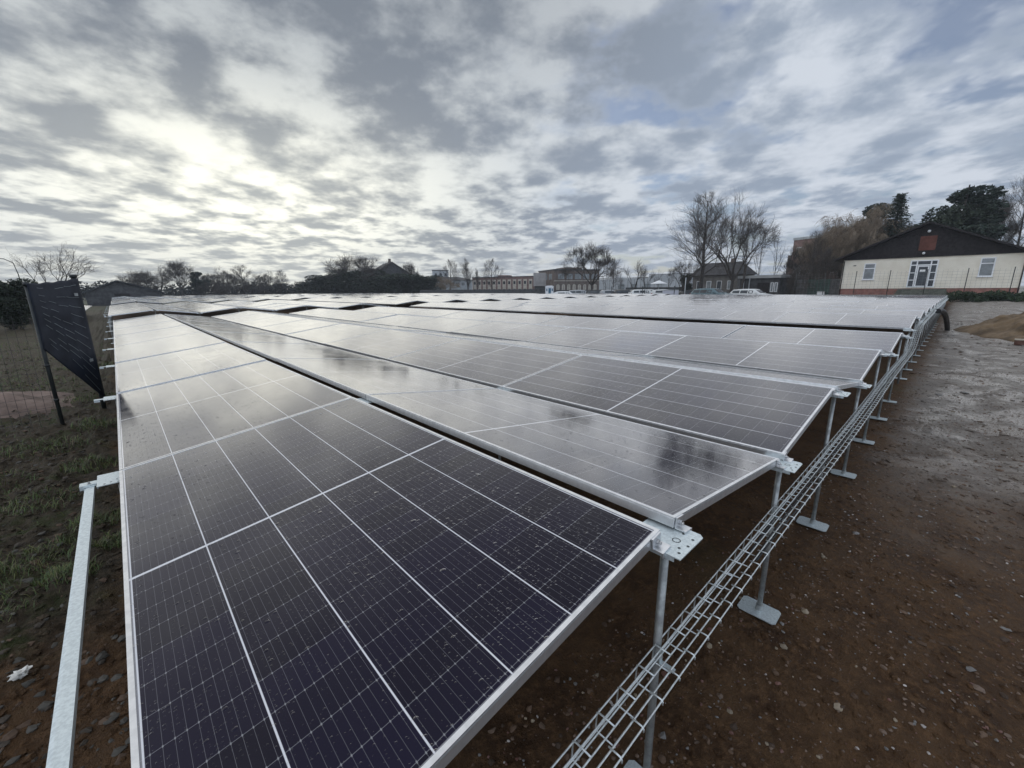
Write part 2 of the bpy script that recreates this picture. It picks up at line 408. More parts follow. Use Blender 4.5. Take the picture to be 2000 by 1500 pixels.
# blocks of panels: origin x, y, z, rows, columns, name for the labels
BX, BZ = 9.96, 0.120; YB, ZB = 18.1, 0.10
BLOCKS = [(0, 0, 0, 8, 8, 'near field'), (BX, 0, BZ, 24, 8, 'field beyond the long gap'), (-0.10, YB, ZB, 8, 7, 'middle field'),
          (BX, YB, BZ + .05, 24, 7, 'far field'), (-.05, 34.4, 0.15, 8, 7, 'x'), (BX, 34.8, BZ + .07, 24, 7, 'x'), (0, 50.8, 0.18, 8, 7, 'x'), (BX, 51.6, BZ + .08, 24, 7, 'x'), (0, 67.6, 0.20, 8, 7, 'x'), (BX, 68.4, BZ + .1, 22, 7, 'x'),
          (-5.9, 34.0, -0.14, 4, 5, 'x')]
allp = []
for bi, (bx_, by_, bz_, nr, ncl, nm) in enumerate(BLOCKS):
    for r in range(nr):
        zw = 0.02 * sin(r * 1.9 + bi)
        for k in range(ncl):
            x0 = bx_ + row_x(r); y0 = by_ + k * (PL + GAP)
            j1, j2 = rnd.gauss(0, 0.0028), rnd.gauss(0, 0.0022)
            up = (r % 2 == 0)
            T = Matrix.Translation((x0, y0, bz_ + (0 if up else PH))) @ Matrix.Rotation((-TH if up else TH) + j1 * (bi + r > 0), 4, 'Y') @ Matrix.Rotation(j2 * (bi + r + k > 0), 4, 'X')
            if bi == 0 and r < 3: T = Matrix.Translation((x0, y0, 0 if up else PH)) @ Matrix.Rotation((-TH if up else TH) + j1 * 0.4 * (k > 0), 4, 'Y') @ Matrix.Rotation(j2 * 0.5 * (k > 0), 4, 'X')
            ctr = T @ Vector((PW / 2, PL / 2, 0))
            vd = CAM - ctr; facing = max(0.02, vd.normalized().dot((T.to_3x3() @ Vector((0, 0, 1)))))
            allp.append((facing / vd.length_squared * (1 if up else 1), bi, r, k, T, nm))
allp.sort(key=lambda a: -a[0])
first = True
for i, (sc, bi, r, k, T, nm) in enumerate(allp[:300]):
    o = P0 if first else copy_tree(P0); first = False
    o.matrix_world = T
    if bi == 0 and r == 0 and k == 0: lb = 'large rain-beaded dark solar panel filling the foreground, nearest the camera'
    elif nm == 'near field': lb = 'wet framed solar panel, %s tilted row of the near field, %s along the row' % (ORD[r], ORD[k])
    else: lb = 'solar panel in the %s, %s tilted row, %s along the row' % (nm if nm != 'x' else 'distant field %s' % ORD[bi], ORD[r], ORD[k])
    tag(o, lb, 'solar panel', 'solar panels set out in zigzag rows')
ms = MB(); uvs = []
for (sc, bi, r, k, T, nm) in allp[300:]:
    o_ = len(ms.v); glass_shape(ms, T); 
    for q_ in range(4): ms.mi[-6 + q_] = ms.mi[-6 + q_]
    ms.mi[-6] = 2; ms.mi[-4] = 2; ms.mi[-3] = 2; ms.mi[-2] = 2; ms.mi[-1] = 2
    a = 0.0085; loc = [(a, a), (PW - a, a), (PW - a, PL - a), (a, PL - a)]
    uvs += loc + loc
    o_ = len(ms.v); frame_shapes(ms, T, True); uvs += [(0, 0)] * (len(ms.v) - o_)
fs_ = ms.build('distant_solar_panels', [GLASS, ALU, BACK], fix=False)
panel_uv(fs_.data, uvs, None)
tag(fs_, 'distant rows of solar panels fading to a pale silver band', 'solar panels', kind='stuff')

# ------------------------------------------------------------------ posts with plates and clamps
def disc(mb, c, r, h, n=12, mi=0):
    mb.tube([c, (c[0], c[1], c[2] + h)], r, n, mi)
def make_post(name, label, plate_z, gz, hi=False, side=False):
    """support at a row joint; local origin at ground level"""
    H = plate_z - gz
    t = empty(name, (0, 0, 0), label, 'post', 'support posts under the panel joints')
    b = MB(); b.tube([(0, 0, 0.008), (0, 0, H - 0.003)], 0.0125, 14); b.build('tube', GALVD, t, True)
    # foot: folded steel plate with clipped corners and a socket
    f = MB(); w_, l_ = 0.064, 0.092; c_ = 0.014
    poly = [(-w_ + c_, -l_), (w_ - c_, -l_), (w_, -l_ + c_), (w_, l_ - c_), (w_ - c_, l_), (-w_ + c_, l_), (-w_, l_ - c_), (-w_, -l_ + c_)]
    f.prism(poly, 'z', 0.006, 0.012)
    fp = f.build('foot_plate', GALV, t)
    s_ = MB(); s_.tube([(0, 0, 0.0121), (0, 0, 0.045)], 0.0165, 12); s_.build('socket', GALVD, fp)
    # head plate
    h = MB(); h.prism([(-0.078, -0.078), (0.066, -0.078), (0.078, -0.066), (0.078, 0.085), (-0.078, 0.085)], 'z', H - 0.003, H)
    for xx in (-0.0775, 0.0745): h.box((xx, -0.06, H - 0.016), (xx + 0.003, 0.08, H - 0.003))
    hp = h.build('head_plate', GALV, t)
    for (hx, hy) in ((-0.03, -0.052), (-0.052, -0.062), (0.035, -0.062), (0.045, -0.03), (-0.005, -0.066)):
        ho = MB(); disc(ho, (hx, hy, H), 0.0042, 0.0006); ho.build('hole', INK, hp)
    rg = MB()
    for q_ in range(16):
        a0, a1 = 2 * pi * q_ / 16, 2 * pi * (q_ + 1) / 16
        rg.add([(0.0 + cos(a) * r_, -0.030 + sin(a) * r_, H + 0.0007) for r_, a in ((0.0095, a0), (0.012, a0), (0.012, a1), (0.0095, a1))], [(0, 1, 2, 3)])
    rg.build('stamped_ring', INK, hp)
    return t, H
def make_clamp(parent, x, y, z, M=None, tall=0.034):
    """end clamp: L-shaped piece that hooks the frame, with a bolt"""
    M = Matrix.Translation((x, y, z)) @ (M or Matrix.Identity(4))
    c = MB()
    c.box((-0.022, -0.004, 0), (0.022, 0.0, tall), 0, M)           # wall against the frame
    c.box((-0.022, -0.034, 0.0), (0.022, -0.004, 0.004), 0, M)     # foot
    c.box((-0.022, 0.0, tall - 0.0035), (0.022, 0.008, tall), 0, M)  # hook over the frame
    c.box((-0.022, -0.034, -0.012), (0.022, -0.030, 0.0), 0, M)
    o = c.build('clamp', ALU, parent)
    b = MB(); p0 = M @ Vector((0.0, -0.004, tall * 0.45)); p1 = M @ Vector((0, -0.011, tall * 0.45)); p2 = M @ Vector((0, -0.017, tall * 0.45))
    b.tube([p0, p1], 0.0085, 6); b.tube([p1, p2], 0.0045, 8); b.build('bolt', BOLT, o)
    return o
# ridge post (row joint high) and valley post (row joint low), ends at y = 0
def joint_x(bx_, j):      # centre of joint j of a block
    if j == 0: return bx_ - 0.01
    return bx_ + row_x(j) - (GR if (j - 1) % 2 == 0 else GV) / 2
PRZ = PH - 0.040; PVZ = -0.036
TILT_A = Matrix.Rotation(-TH, 4, 'Y'); TILT_B = Matrix.Rotation(TH, 4, 'Y')
pr, Hr = make_post('support_post', 'x', PRZ, -0.895)
make_clamp(pr, -0.067, -0.0015, Hr + 0.001 , TILT_A); make_clamp(pr, 0.069, -0.0015, Hr + 0.001, TILT_B)
pv_, Hv = make_post('support_post', 'x', PVZ, -0.895)
make_clamp(pv_, -0.062, -0.0015, Hv + 0.002, TILT_B); make_clamp(pv_, 0.062, -0.0015, Hv + 0.002, TILT_A)
pl, Hl = make_post('support_post', 'x', PVZ - 0.004, -0.895)
used = {}
def place_post(proto, x_, y_, z_, label, group, rz=0.0, g2=None):
    o = proto if proto.name not in used else copy_tree(proto)
    if proto.name not in used: used[proto.name] = 1; [KIDS.setdefault(proto.name, kids(proto))]
    o.location = (x_, y_, z_); o.rotation_euler = (0, 0, rz); tag(o, label, 'post', group); return o
GP = 'support posts along the cable tray edge'
place_post(pr, joint_x(0, 1), 0.0, -0.895, 'galvanised post under the nearest raised corner plate, beside the foreground panel', GP)
place_post(pv_, joint_x(0, 2), 0.0, -0.895, 'galvanised post on a clear rectangular foot plate, first low joint by the tray', GP)
for j in range(3, 9):
    place_post(pr if j % 2 else pv_, joint_x(0, j), 0.0, -0.895 + (0.02 if j == 8 else 0), 'galvanised post at the %s row joint of the near field beside the tray' % ORD[j - 1], GP)
for j in range(0, 25):
    place_post(pr if j % 2 else pv_, joint_x(BX, j), 0.0, -0.895 + BZ, 'galvanised post at the %s row joint beyond the gap, by the tray' % ORD[j], 'support posts beyond the gap')
# second line of posts one panel in, dimly seen under the rows
for j in range(1, 9):
    place_post(pr if j % 2 else pv_, joint_x(0, j), PL + GAP / 2, -0.895, 'shaded post under the %s row joint, one panel in from the tray' % ORD[j - 1], 'posts in the shade under the panels')
# the front of the middle field
for j in range(0, 9):
    place_post(pr if j % 2 else pv_, joint_x(0, j) - .1, YB, -0.895 + ZB, 'post at the front of the middle field, %s joint from its left end' % ORD[j], 'posts along the cross gap')
# left edge: posts whose arms reach out past the frame
t = pl
a_ = MB(); a_.box((-0.135, -0.022, Hl - 0.0035), (-0.0785, 0.022, Hl - 0.0005)); a_.box((-0.135, -0.025, Hl - 0.02), (-0.1, -0.022, Hl - 0.0005)); a_.build('side_arm', GALV, t)
for k in range(1, 9):
    place_post(pl, -0.004, k * (PL + GAP) + 0.03, -0.895, 'post with a bright arm reaching out at the %s panel joint of the left edge' % ORD[k - 1], 'posts along the left edge')
for k in range(1, 8):
    place_post(pl, -0.104, YB + k * (PL + GAP) + 0.03, -0.895 + ZB, 'small post with an arm, %s joint of the middle field left edge' % ORD[k - 1], 'posts along the far left edge')
# the long galvanised rail lying on the arms at the left
rl = empty('rail', (-0.105, 1.3, -0.07), 'long pale galvanised rail running towards the camera at the left of the foreground panel', 'rail')
b = MB(); prof = [(-0.018, 0.0), (-0.018, 0.018), (-0.010, 0.021), (0.014, 0.021), (0.014, 0.0), (0.0115, 0.0), (0.0115, 0.0185), (-0.009, 0.0185), (-0.0155, 0.016), (-0.0155, 0.0)]
b.prism(prof, 'y', -1.55, 0.83); ro = b.build('channel', GALV, rl)
c = MB(); c.box((-0.02, 0.80, 0.0215), (0.02, 0.85, 0.025)); c.box((-0.022, 0.80, 0.0), (-0.0185, 0.85, 0.0215)); co_ = c.build('end_clip', GALV, rl)
b2 = MB(); b2.tube([(-0.002, 0.825, 0.0252), (-0.002, 0.825, 0.031)], 0.008, 6); b2.tube([(-0.002, 0.825, 0.031), (-0.002, 0.825, 0.039)], 0.004, 8); b2.build('bolt', BOLT, co_)

# ------------------------------------------------------------------ wire cable tray
def tray_z(X): return -0.262 + 0.345 * S(9.6, 11.4, X) + 0.05 * S(11, 18, X) - 0.07 * S(18, 36, X)
def tray_y(X): return -0.002 + 0.012 * sin(X * 1.1) * 0.5
tr = empty('cable_tray', (1, -0.08, -0.3), 'galvanised wire mesh cable tray running along the ends of the rows', 'cable tray')
tr.location = (0, 0, 0)
XS = [0.25 + i * 0.1 for i in range(0, 375)]
def rail_pts(dy, dz, st=4): return [(X, tray_y(X) + dy, tray_z(X) + dz) for X in XS[::st]]
lw = MB(); R_ = 0.0025
for dy, dz in ((-0.004, 0), (-0.024, 0.0), (-0.032, -0.004), (-0.054, 0), (-0.078, 0), (-0.104, 0), (-0.004, -0.055), (-0.056, -0.058)):
    lw = MB(); lw.tube(rail_pts(dy, dz), R_, 6); lw.build('long_wire', WIRE, tr, True)
cwm = MB()
for i, X in enumerate(XS):
    n_ = 5 if i < 130 else 3
    y0, z0 = tray_y(X), tray_z(X)
    # U of cross wire: over the top to the middle, down the far wall, across the floor
    cwm.tube([(X, y0 - 0.056, z0 + 0.004), (X, y0 - 0.012, z0 + 0.005), (X, y0 - 0.002, z0 + 0.0), (X, y0 - 0.0, z0 - 0.05), (X, y0 - 0.008, z0 - 0.059), (X, y0 - 0.060, z0 - 0.059)], R_, n_)
    X2 = X + 0.05
    cwm.tube([(X2, y0 - 0.070, z0 + 0.004), (X2, y0 - 0.102, z0 + 0.004), (X2, y0 - 0.107, z0 - 0.001), (X2, y0 - 0.107, z0 - 0.010)], R_, n_)
o = cwm.build('cross_wires', WIRE, tr, True); o['kind'] = 'stuff'
cbm = MB()
rc = random.Random(3)
for q_ in range(4):
    ph, yo = rc.random() * 6, -0.022 - q_ * 0.018
    cbm.tube([(X, tray_y(X) + yo + 0.006 * sin(X * 2.1 + ph) + 0.004 * sin(X * 5 + ph), tray_z(X) - 0.049 + 0.004 * sin(X * 3 + ph)) for X in [1.9 + k * 0.15 for k in range(170)]], 0.0042, 6)
cbm.build('cables', pmat('black_cable', (0.012, 0.012, 0.013), 0.45), tr, True)
# brackets from posts to tray
for j in range(1, 9):
    bk = MB(); X = joint_x(0, j); bk.box((X - 0.009, -0.06, tray_z(X) - 0.066), (X + 0.009, -0.013, tray_z(X) - 0.063))
    bk.box((X - 0.009, -0.0160, tray_z(X) - 0.063), (X + 0.009, -0.0130, tray_z(X) - 0.02))
    bk.build('bracket', GALV, tr)
# black corrugated conduit dropping from the tray to the ground
cp = MB(); P_ = []; RR_ = []
for i in range(61):
    s_ = i / 60.0
    P_.append((17.6 + 4.6 * s_, -0.14 - 0.26 * s_, 0.10 - 0.86 * (s_ ** 2.2))); RR_.append(0.068 + (0.006 if i % 2 else 0))
cp.tube(P_, RR_, 12); o = cp.build('conduit', pmat('black_conduit', (0.01, 0.01, 0.011), 0.5), smooth=False)
tag(o, 'thick black conduit arching from the cable tray down to the track', 'conduit')

# ------------------------------------------------------------------ things near the array
M_SHEET = pmat('dark_blue_sheet', (0.005, 0.010, 0.022), 0.75, 0, 3, 0.3, 0.002, 12)
M_POSTD = pmat('dark_painted_post', (0.02, 0.024, 0.024), 0.5)
M_PALE = pmat('pale_reflective_strip', (0.20, 0.24, 0.25), 0.45)
GF = 'posts of the mesh fence on the left'
PLX, PLY, PRX, PRY = -0.63, 7.29, -0.25, 8.07
def fence_post(x_, y_, top, label, r=0.021):
    zb = ground_z(x_, y_) - 0.03
    t = empty('fence_post', (x_, y_, zb), label, 'post', GF)
    b = MB(); b.tube([(0, 0, 0), (0, 0, top - zb)], r, 10); b.build('tube', M_POSTD, t, True)
    c_ = MB(); c_.tube([(0, 0, top - zb), (0, 0, top - zb + 0.045)], r * 1.45, 10); c_.build('cap', M_POSTD, t, True)
    k_ = MB(); 
    for hz in (0.35, 0.8): k_.tube([(0, 0, hz), (0, 0, hz + 0.03)], r * 1.25, 10)
    k_.build('collar', M_POSTD, t, True)
    return t
fence_post(PLX, PLY, 0.90, 'dark round fence post carrying the left edge of the dark blue sheet')
fence_post(PRX, PRY, 1.02, 'taller dark fence post with a cap at the right edge of the dark blue sheet', 0.028)
# the sheet: a sagging dark curtain between the two posts, higher at its left foot
dv = Vector((PRX - PLX, PRY - PLY, 0)); Ls = dv.length; dv.normalize(); nv = Vector((dv.y, -dv.x, 0))
NU, NV = 26, 40
b = MB()
def sheet_pt(u_, v_, off):
    top = 0.925 + (1.015 - 0.925) * u_ - 0.012 * sin(pi * u_) + 0.006 * sin(u_ * 23)
    bot = 0.14 + (-0.74 - 0.14) * u_
    z_ = top + (bot - top) * v_
    wv = 0.003 * sin(v_ * 15 + u_ * 5) * sin(pi * u_) + 0.002 * sin(u_ * 9 + v_ * 3)
    p = Vector((PLX, PLY, 0)) + dv * (Ls * (u_ * 1.08 - 0.05)) + nv * (wv + off + 0.034)
    return (p.x, p.y, z_)
for off in (0.0, -0.006):
    for j in range(NV + 1):
        for i in range(NU + 1): b.v.append(sheet_pt(i / NU, j / NV, off))
n1_ = (NU + 1) * (NV + 1)
for j in range(NV):
    for i in range(NU):
        a = j * (NU + 1) + i
        b.f.append((a, a + 1, a + NU + 2, a + NU + 1)); b.f.append((n1_ + a + NU + 1, n1_ + a + NU + 2, n1_ + a + 1, n1_ + a))
for i in range(NU):
    for a in (i, NV * (NU + 1) + i): b.f.append((a, a + 1, n1_ + a + 1, n1_ + a))
for j in range(NV):
    for a in (j * (NU + 1), j * (NU + 1) + NU): b.f.append((a, a + NU + 1, n1_ + a + NU + 1, n1_ + a))
b.mi = [0] * len(b.f)
ts = empty('dark_sheet', (PLX, PLY, -0.85), 'dark blue sheet with pale slanting dashes hung between two fence posts', 'sheet')
o = b.build('cloth', M_SHEET, None, True); o.parent = ts; o.matrix_parent_inverse = Matrix.Translation((-PLX, -PLY, 0.85))
rs = random.Random(11)
st = MB()
for colm in range(4):
    uu0, ul = ((0.14, 0.10), (0.30, 0.13), (0.47, 0.17), (0.66, 0.25))[colm]
    for k in range(11):
        v0 = 0.06 + k * 0.084 + rs.uniform(-.01, .01); v1 = v0 + (0.000 + 0.012 * k) * ul / 0.25 * 0.42
        if v1 > 0.97 or rs.random() < (0.25 if colm < 3 else 0.0): continue
        pts = [Vector(sheet_pt(uu0 + ul * q_ / 5, v0 + (v1 - v0) * q_ / 5, 0.003)) for q_ in range(6)]
        st.tube([p for p in pts], 0.0028, 4)
o = st.build('pale_dashes', M_PALE, None); o['kind'] = 'stuff'; o.parent = ts; o.matrix_parent_inverse = Matrix.Translation((-PLX, -PLY, 0.85))
for (uu, vv) in ((0.86, 0.13), (0.86, 0.70)):
    p = Vector(sheet_pt(uu, vv, 0.004)); lb_ = MB()
    q0 = p - dv * 0.035; q1 = p + dv * 0.035
    lb_.add([tuple(a_ + nv * o_ + Vector((0, 0, h_))) for o_ in (0, 0.004) for a_, h_ in ((q0, -0.02), (q1, -0.02), (q1, 0.02), (q0, 0.02))], [(0, 1, 2, 3), (7, 6, 5, 4), (0, 4, 5, 1), (1, 5, 6, 2), (2, 6, 7, 3), (3, 7, 4, 0)])
    o = lb_.build('tag', pmat('grey_tag', (0.30, 0.32, 0.33), 0.5), None); o.parent = ts; o.matrix_parent_inverse = Matrix.Translation((-PLX, -PLY, 0.85))
# mesh fence running left from the post
def wire_fence(name, label, p0, p1, h0, h1, sx, sz_, wr, mat, barb=False):
    """mesh of wires between ground points p0 and p1"""
    t = empty(name, (p0[0], p0[1], h0), label, 'fence')
    b = MB(); p0 = Vector((p0[0], p0[1], 0)); p1 = Vector((p1[0], p1[1], 0)); L_ = (p1 - p0).length; dd = (p1 - p0) / L_
    n_ = int(L_ / sx)
    for i in range(n_ + 1):
        q_ = dd * (i * sx); b.tube([(q_.x, q_.y, 0), (q_.x, q_.y, h1 - h0)], wr, 4, cap=False)
    for j in range(int((h1 - h0) / sz_) + 1):
        b.tube([(0, 0, j * sz_), tuple(dd * L_ + Vector((0, 0, j * sz_)))], wr, 4, cap=False)
    b.build('wire_mesh', mat, t)
    return t
M_FW = pmat('dull_fence_wire', (0.055, 0.052, 0.05), 0.6, 0.3)
wire_fence('mesh_fence', 'thin rusty wire mesh fence running left in front of the sand heap', (PLX - 0.03, PLY - 0.06), (-4.2, -0.0 + PLY - 1.2), -0.9, 0.55, 0.075, 0.15, 0.0022, M_FW)
fence_post(-1.9, PLY - 0.48, 0.6, 'thin dark fence post at the left border of the mesh fence')
# heaps
def heap(name, label, cx, cy, rx, ry, h, mat, seed, cat='heap', n=90, rough=0.12, fr=2.0):
    b = MB(); z0 = ground_base(cx, cy) - 0.08
    for j in range(n + 1):
        for i in range(n + 1):
            xx = (i / n * 2 - 1) * 1.15; yy = (j / n * 2 - 1) * 1.15
            a = atan2(yy, xx); e = 1 + 0.16 * noise.noise(Vector((cos(a) * 1.7, sin(a) * 1.7, seed)))
            r_ = sqrt(xx * xx + yy * yy) / e
            hh = h * max(0.0, 1 - r_) ** 1.05
            hh += rough * h * noise.fractal(Vector((xx * rx * fr, yy * ry * fr, seed)), 1.0, 2.0, 5) * S(1.0, 0.75, r_)
            b.v.append((cx + xx * rx, cy + yy * ry, z0 + (hh if r_ < 1 else -0.1) + 0.08 * S(1.15, 0.9, r_)))
    for j in range(n):
        for i in range(n):
            a = j * (n + 1) + i; b.f.append((a, a + 1, a + n + 2, a + n + 1))
    b.mi = [0] * len(b.f)
    o = b.build(name, mat, smooth=True, fix=False); return tag(o, label, cat, None, 'structure' if False else None)
heap('soil_heap', 'brown heap of dug soil at the right edge beside the pale track', 22.2, -3.8, 3.9, 3.2, 1.6, pmat('dug_soil', (0.125, 0.082, 0.042), 0.85, 0, 1.6, 0.4, 0.04, 9), 3.1, 'soil heap')
heap('sand_heap', 'low heap of reddish sand behind the wire mesh fence', -1.75, 9.1, 1.35, 1.5, 0.40, pmat('red_sand', (0.155, 0.108, 0.088), 0.85, 0, 3, 0.3, 0.01, 30), 7.7, 'sand heap')
bk = MB(); bk.box((-0.09, -0.12, 0), (0.09, 0.12, 0.13)); o = bk.build('block', pmat('block_brown', (0.10, 0.045, 0.03), 0.8)); bt = empty('paving_block', (17.9, -1.86, ground_z(17.9, -1.86)), 'small pale-topped reddish block lying on the track near the soil heap', 'block')
o.parent = bt; b2 = MB(); b2.box((-0.1, -0.13, 0.13), (0.1, 0.13, 0.16)); b2.build('slab', pmat('pale_slab', (0.38, 0.33, 0.26), 0.8), bt)
# crumpled white scrap
b = MB(); bm = bmesh.new(); bmesh.ops.create_icosphere(bm, subdivisions=3, radius=0.026)
for v_ in bm.verts:
    k_ = 1 + 1.1 * noise.noise(v_.co * 75); v_.co = Vector((v_.co.x * k_ * 1.1, v_.co.y * k_ * .9, v_.co.z * k_ * 0.55))
me = bpy.data.meshes.new('paper_scrap'); bm.to_mesh(me); bm.free(); me.materials.append(pmat('white_paper', (0.62, 0.60, 0.55), 0.8))
o = bpy.data.objects.new('paper_scrap', me); COL.objects.link(o); o.location = (-0.46, 2.14, ground_z(-0.46, 2.14) + 0.012); tag(o, 'crumpled white scrap lying on the soil left of the rail', 'scrap')

# stones, clods and grass nobody could count
def ico(seed, sub=1):
    bm = bmesh.new(); bmesh.ops.create_icosphere(bm, subdivisions=sub, radius=1.0)
    vs = [v_.co * (1 + 0.75 * noise.noise(v_.co * 1.6 + Vector((seed, 0, 0)))) for v_ in bm.verts]; fs = [tuple(v_.index for v_ in f.verts) for f in bm.faces]; bm.free(); return vs, fs
ICO = [ico(i * 3.3) for i in range(6)]
def scatter(name, label, cat, n, region, rmin, rmax, mats, seed, squash=0.5, power=2.5, sink=0.25):
    r_ = random.Random(seed); b = MB(); c_ = 0
    while c_ < n:
        x_, y_ = region(r_)
        if x_ is None: continue
        s_ = rmin + (rmax - rmin) * r_.random() ** power
        vs, fs = ICO[r_.randrange(6)]; rot = Matrix.Rotation(r_.random() * 6.28, 3, 'Z')
        k1, k2 = r_.uniform(0.6, 1.3), r_.uniform(squash * 0.6, squash * 1.4); z_ = ground_z(x_, y_)
        o_ = len(b.v)
        for v_ in vs:
            p = rot @ Vector((v_.x * k1, v_.y, 0)); b.v.append((x_ + p.x * s_, y_ + p.y * s_, z_ + (v_.z * k2 + k2 * (1 - 2 * sink)) * s_))
        mi_ = r_.randrange(len(mats)) if r_.random() < 0.6 else 0
        for f in fs: b.f.append(tuple(o_ + i for i in f)); b.mi.append(mi_)
        c_ += 1
    o = b.build(name, mats, smooth=False, fix=False); return tag(o, label, cat, kind='stuff')
def reg_right(r_):
    d_ = 0.5 + 11 * r_.random() ** 1.7; x_ = d_ * r_.uniform(0.75, 1.2); y_ = r_.uniform(-1.2, 0.55) - 0.22 * 0 - r_.random() * 0.12 * d_
    return x_, y_
ST = [pmat('stone_brown', (0.13, 0.085, 0.058), 0.6), pmat('stone_grey', (0.15, 0.14, 0.13), 0.5), pmat('stone_tan', (0.24, 0.19, 0.13), 0.55), pmat('stone_pale', (0.38, 0.34, 0.31), 0.5), pmat('stone_red', (0.12, 0.055, 0.04), 0.6)]
scatter('gravel', 'small wet stones strewn over the brown soil beside the tray', 'gravel', 8000, reg_right, 0.0018, 0.0085, [ST[0], ST[0], ST[1], ST[4], ST[2], ST[0], ST[4], ST[1], ST[3]], 21, 0.6, 2.2, 0.3)
scatter('soil_crumbs', 'crumbs and clods of dark brown soil beside and under the panels', 'soil', 9000, reg_right, 0.003, 0.018, [M_SOIL, pmat('crumb_soil', (0.100, 0.060, 0.036), 0.9), M_SOIL, pmat('crumb_soil_dark', (0.055, 0.034, 0.021), 0.9)], 22, 0.5, 2.6, 0.45)
scatter('cobbles', 'larger wet stones half sunk in the soil right of the tray', 'stones', 420, reg_right, 0.006, 0.020, [ST[0], ST[1], ST[4], ST[0], ST[2]], 29, 0.5, 2.0, 0.45)
def reg_path(r_):
    return r_.uniform(4, 34), r_.uniform(-3.5, -0.1)
scatter('track_clods', 'scattered clods and stones on the pale track', 'clods', 2500, reg_path, 0.008, 0.05, [M_SOIL, pmat('crumb_soil', (0.100, 0.060, 0.036), 0.9), ST[1], M_SOIL], 23, 0.4, 3, 0.4)
def reg_left(r_):
    y_ = 1.0 + 15 * r_.random() ** 1.5; x_ = -0.02 - r_.random() ** 0.8 * (0.7 + 0.42 * y_ * 0.5)
    return x_, y_
scatter('ploughed_clods', 'dark turned clods of earth left of the array', 'clods', 16000, reg_left, 0.003, 0.026, [M_SOIL, M_SOIL, pmat('clod_dark', (0.045, 0.034, 0.024), 0.85), pmat('clod_grey', (0.062, 0.056, 0.046), 0.8), pmat('clod_brown', (0.085, 0.052, 0.032), 0.9)], 24, 0.45, 2.2, 0.45)
# grass blades in patches
M_GR = [pmat('grass_green', (0.058, 0.092, 0.022), 0.6, 0, 8, 0.4), pmat('grass_olive', (0.115, 0.125, 0.036), 0.7, 0, 8, 0.3), pmat('grass_straw', (0.17, 0.145, 0.085), 0.8, 0, 8, 0.3)]
r_ = random.Random(31); b = MB()
patches = [(-0.62, 3.0, .28), (-0.8, 2.75, .25), (-0.50, 3.35, .2), (-0.95, 3.3, .35), (-0.35, 2.95, .12), (-0.6, 4.4, .2), (-0.25, 3.75, .14), (-1.1, 5.0, .4), (-0.3, 5.2, .2), (-0.7, 6.2, .3), (-1.8, 6.5, .5), (-0.4, 9, .35), (-1.2, 11, .7), (-0.5, 13, .5), (-2.5, 12, 1.0), (-0.3, 6.9, .2), (-0.15, 3.3, .1)]
for i in range(10500):
    px_, py_, pr_ = patches[r_.randrange(len(patches))] if r_.random() < .72 else (-0.5 - r_.random() * 4, 3 + r_.random() * 18, .8)
    a = r_.random() * 6.28; q_ = pr_ * sqrt(r_.random()) * 1.15
    x_, y_ = px_ + q_ * cos(a), py_ + q_ * sin(a)
    if x_ > -0.03: continue
    h_ = r_.uniform(0.015, 0.05) * (1 + 0.06 * y_); w__ = 0.0012 + 0.0004 * y_ * 0.5; le = r_.uniform(0.4, 1.5) * h_; az = r_.random() * 6.28; z_ = ground_z(x_, y_) - 0.004
    ex, ey = cos(az), sin(az)
    b.add([(x_ - ey * w__, y_ + ex * w__, z_), (x_ + ey * w__, y_ - ex * w__, z_), (x_ + ex * le * .45 + ey * w__ * .8, y_ + ey * le * .45 - ex * w__ * .8, z_ + h_ * .75), (x_ + ex * le * .45 - ey * w__ * .8, y_ + ey * le * .45 + ex * w__ * .8, z_ + h_ * .75), (x_ + ex * le, y_ + ey * le, z_ + h_)],
          [(0, 1, 2, 3), (3, 2, 4)], 0 if r_.random() < .6 else (1 if r_.random() < .7 else 2))
o = b.build('grass', M_GR, fix=False); tag(o, 'short ragged grass growing between the clods on the left', 'grass', kind='stuff')

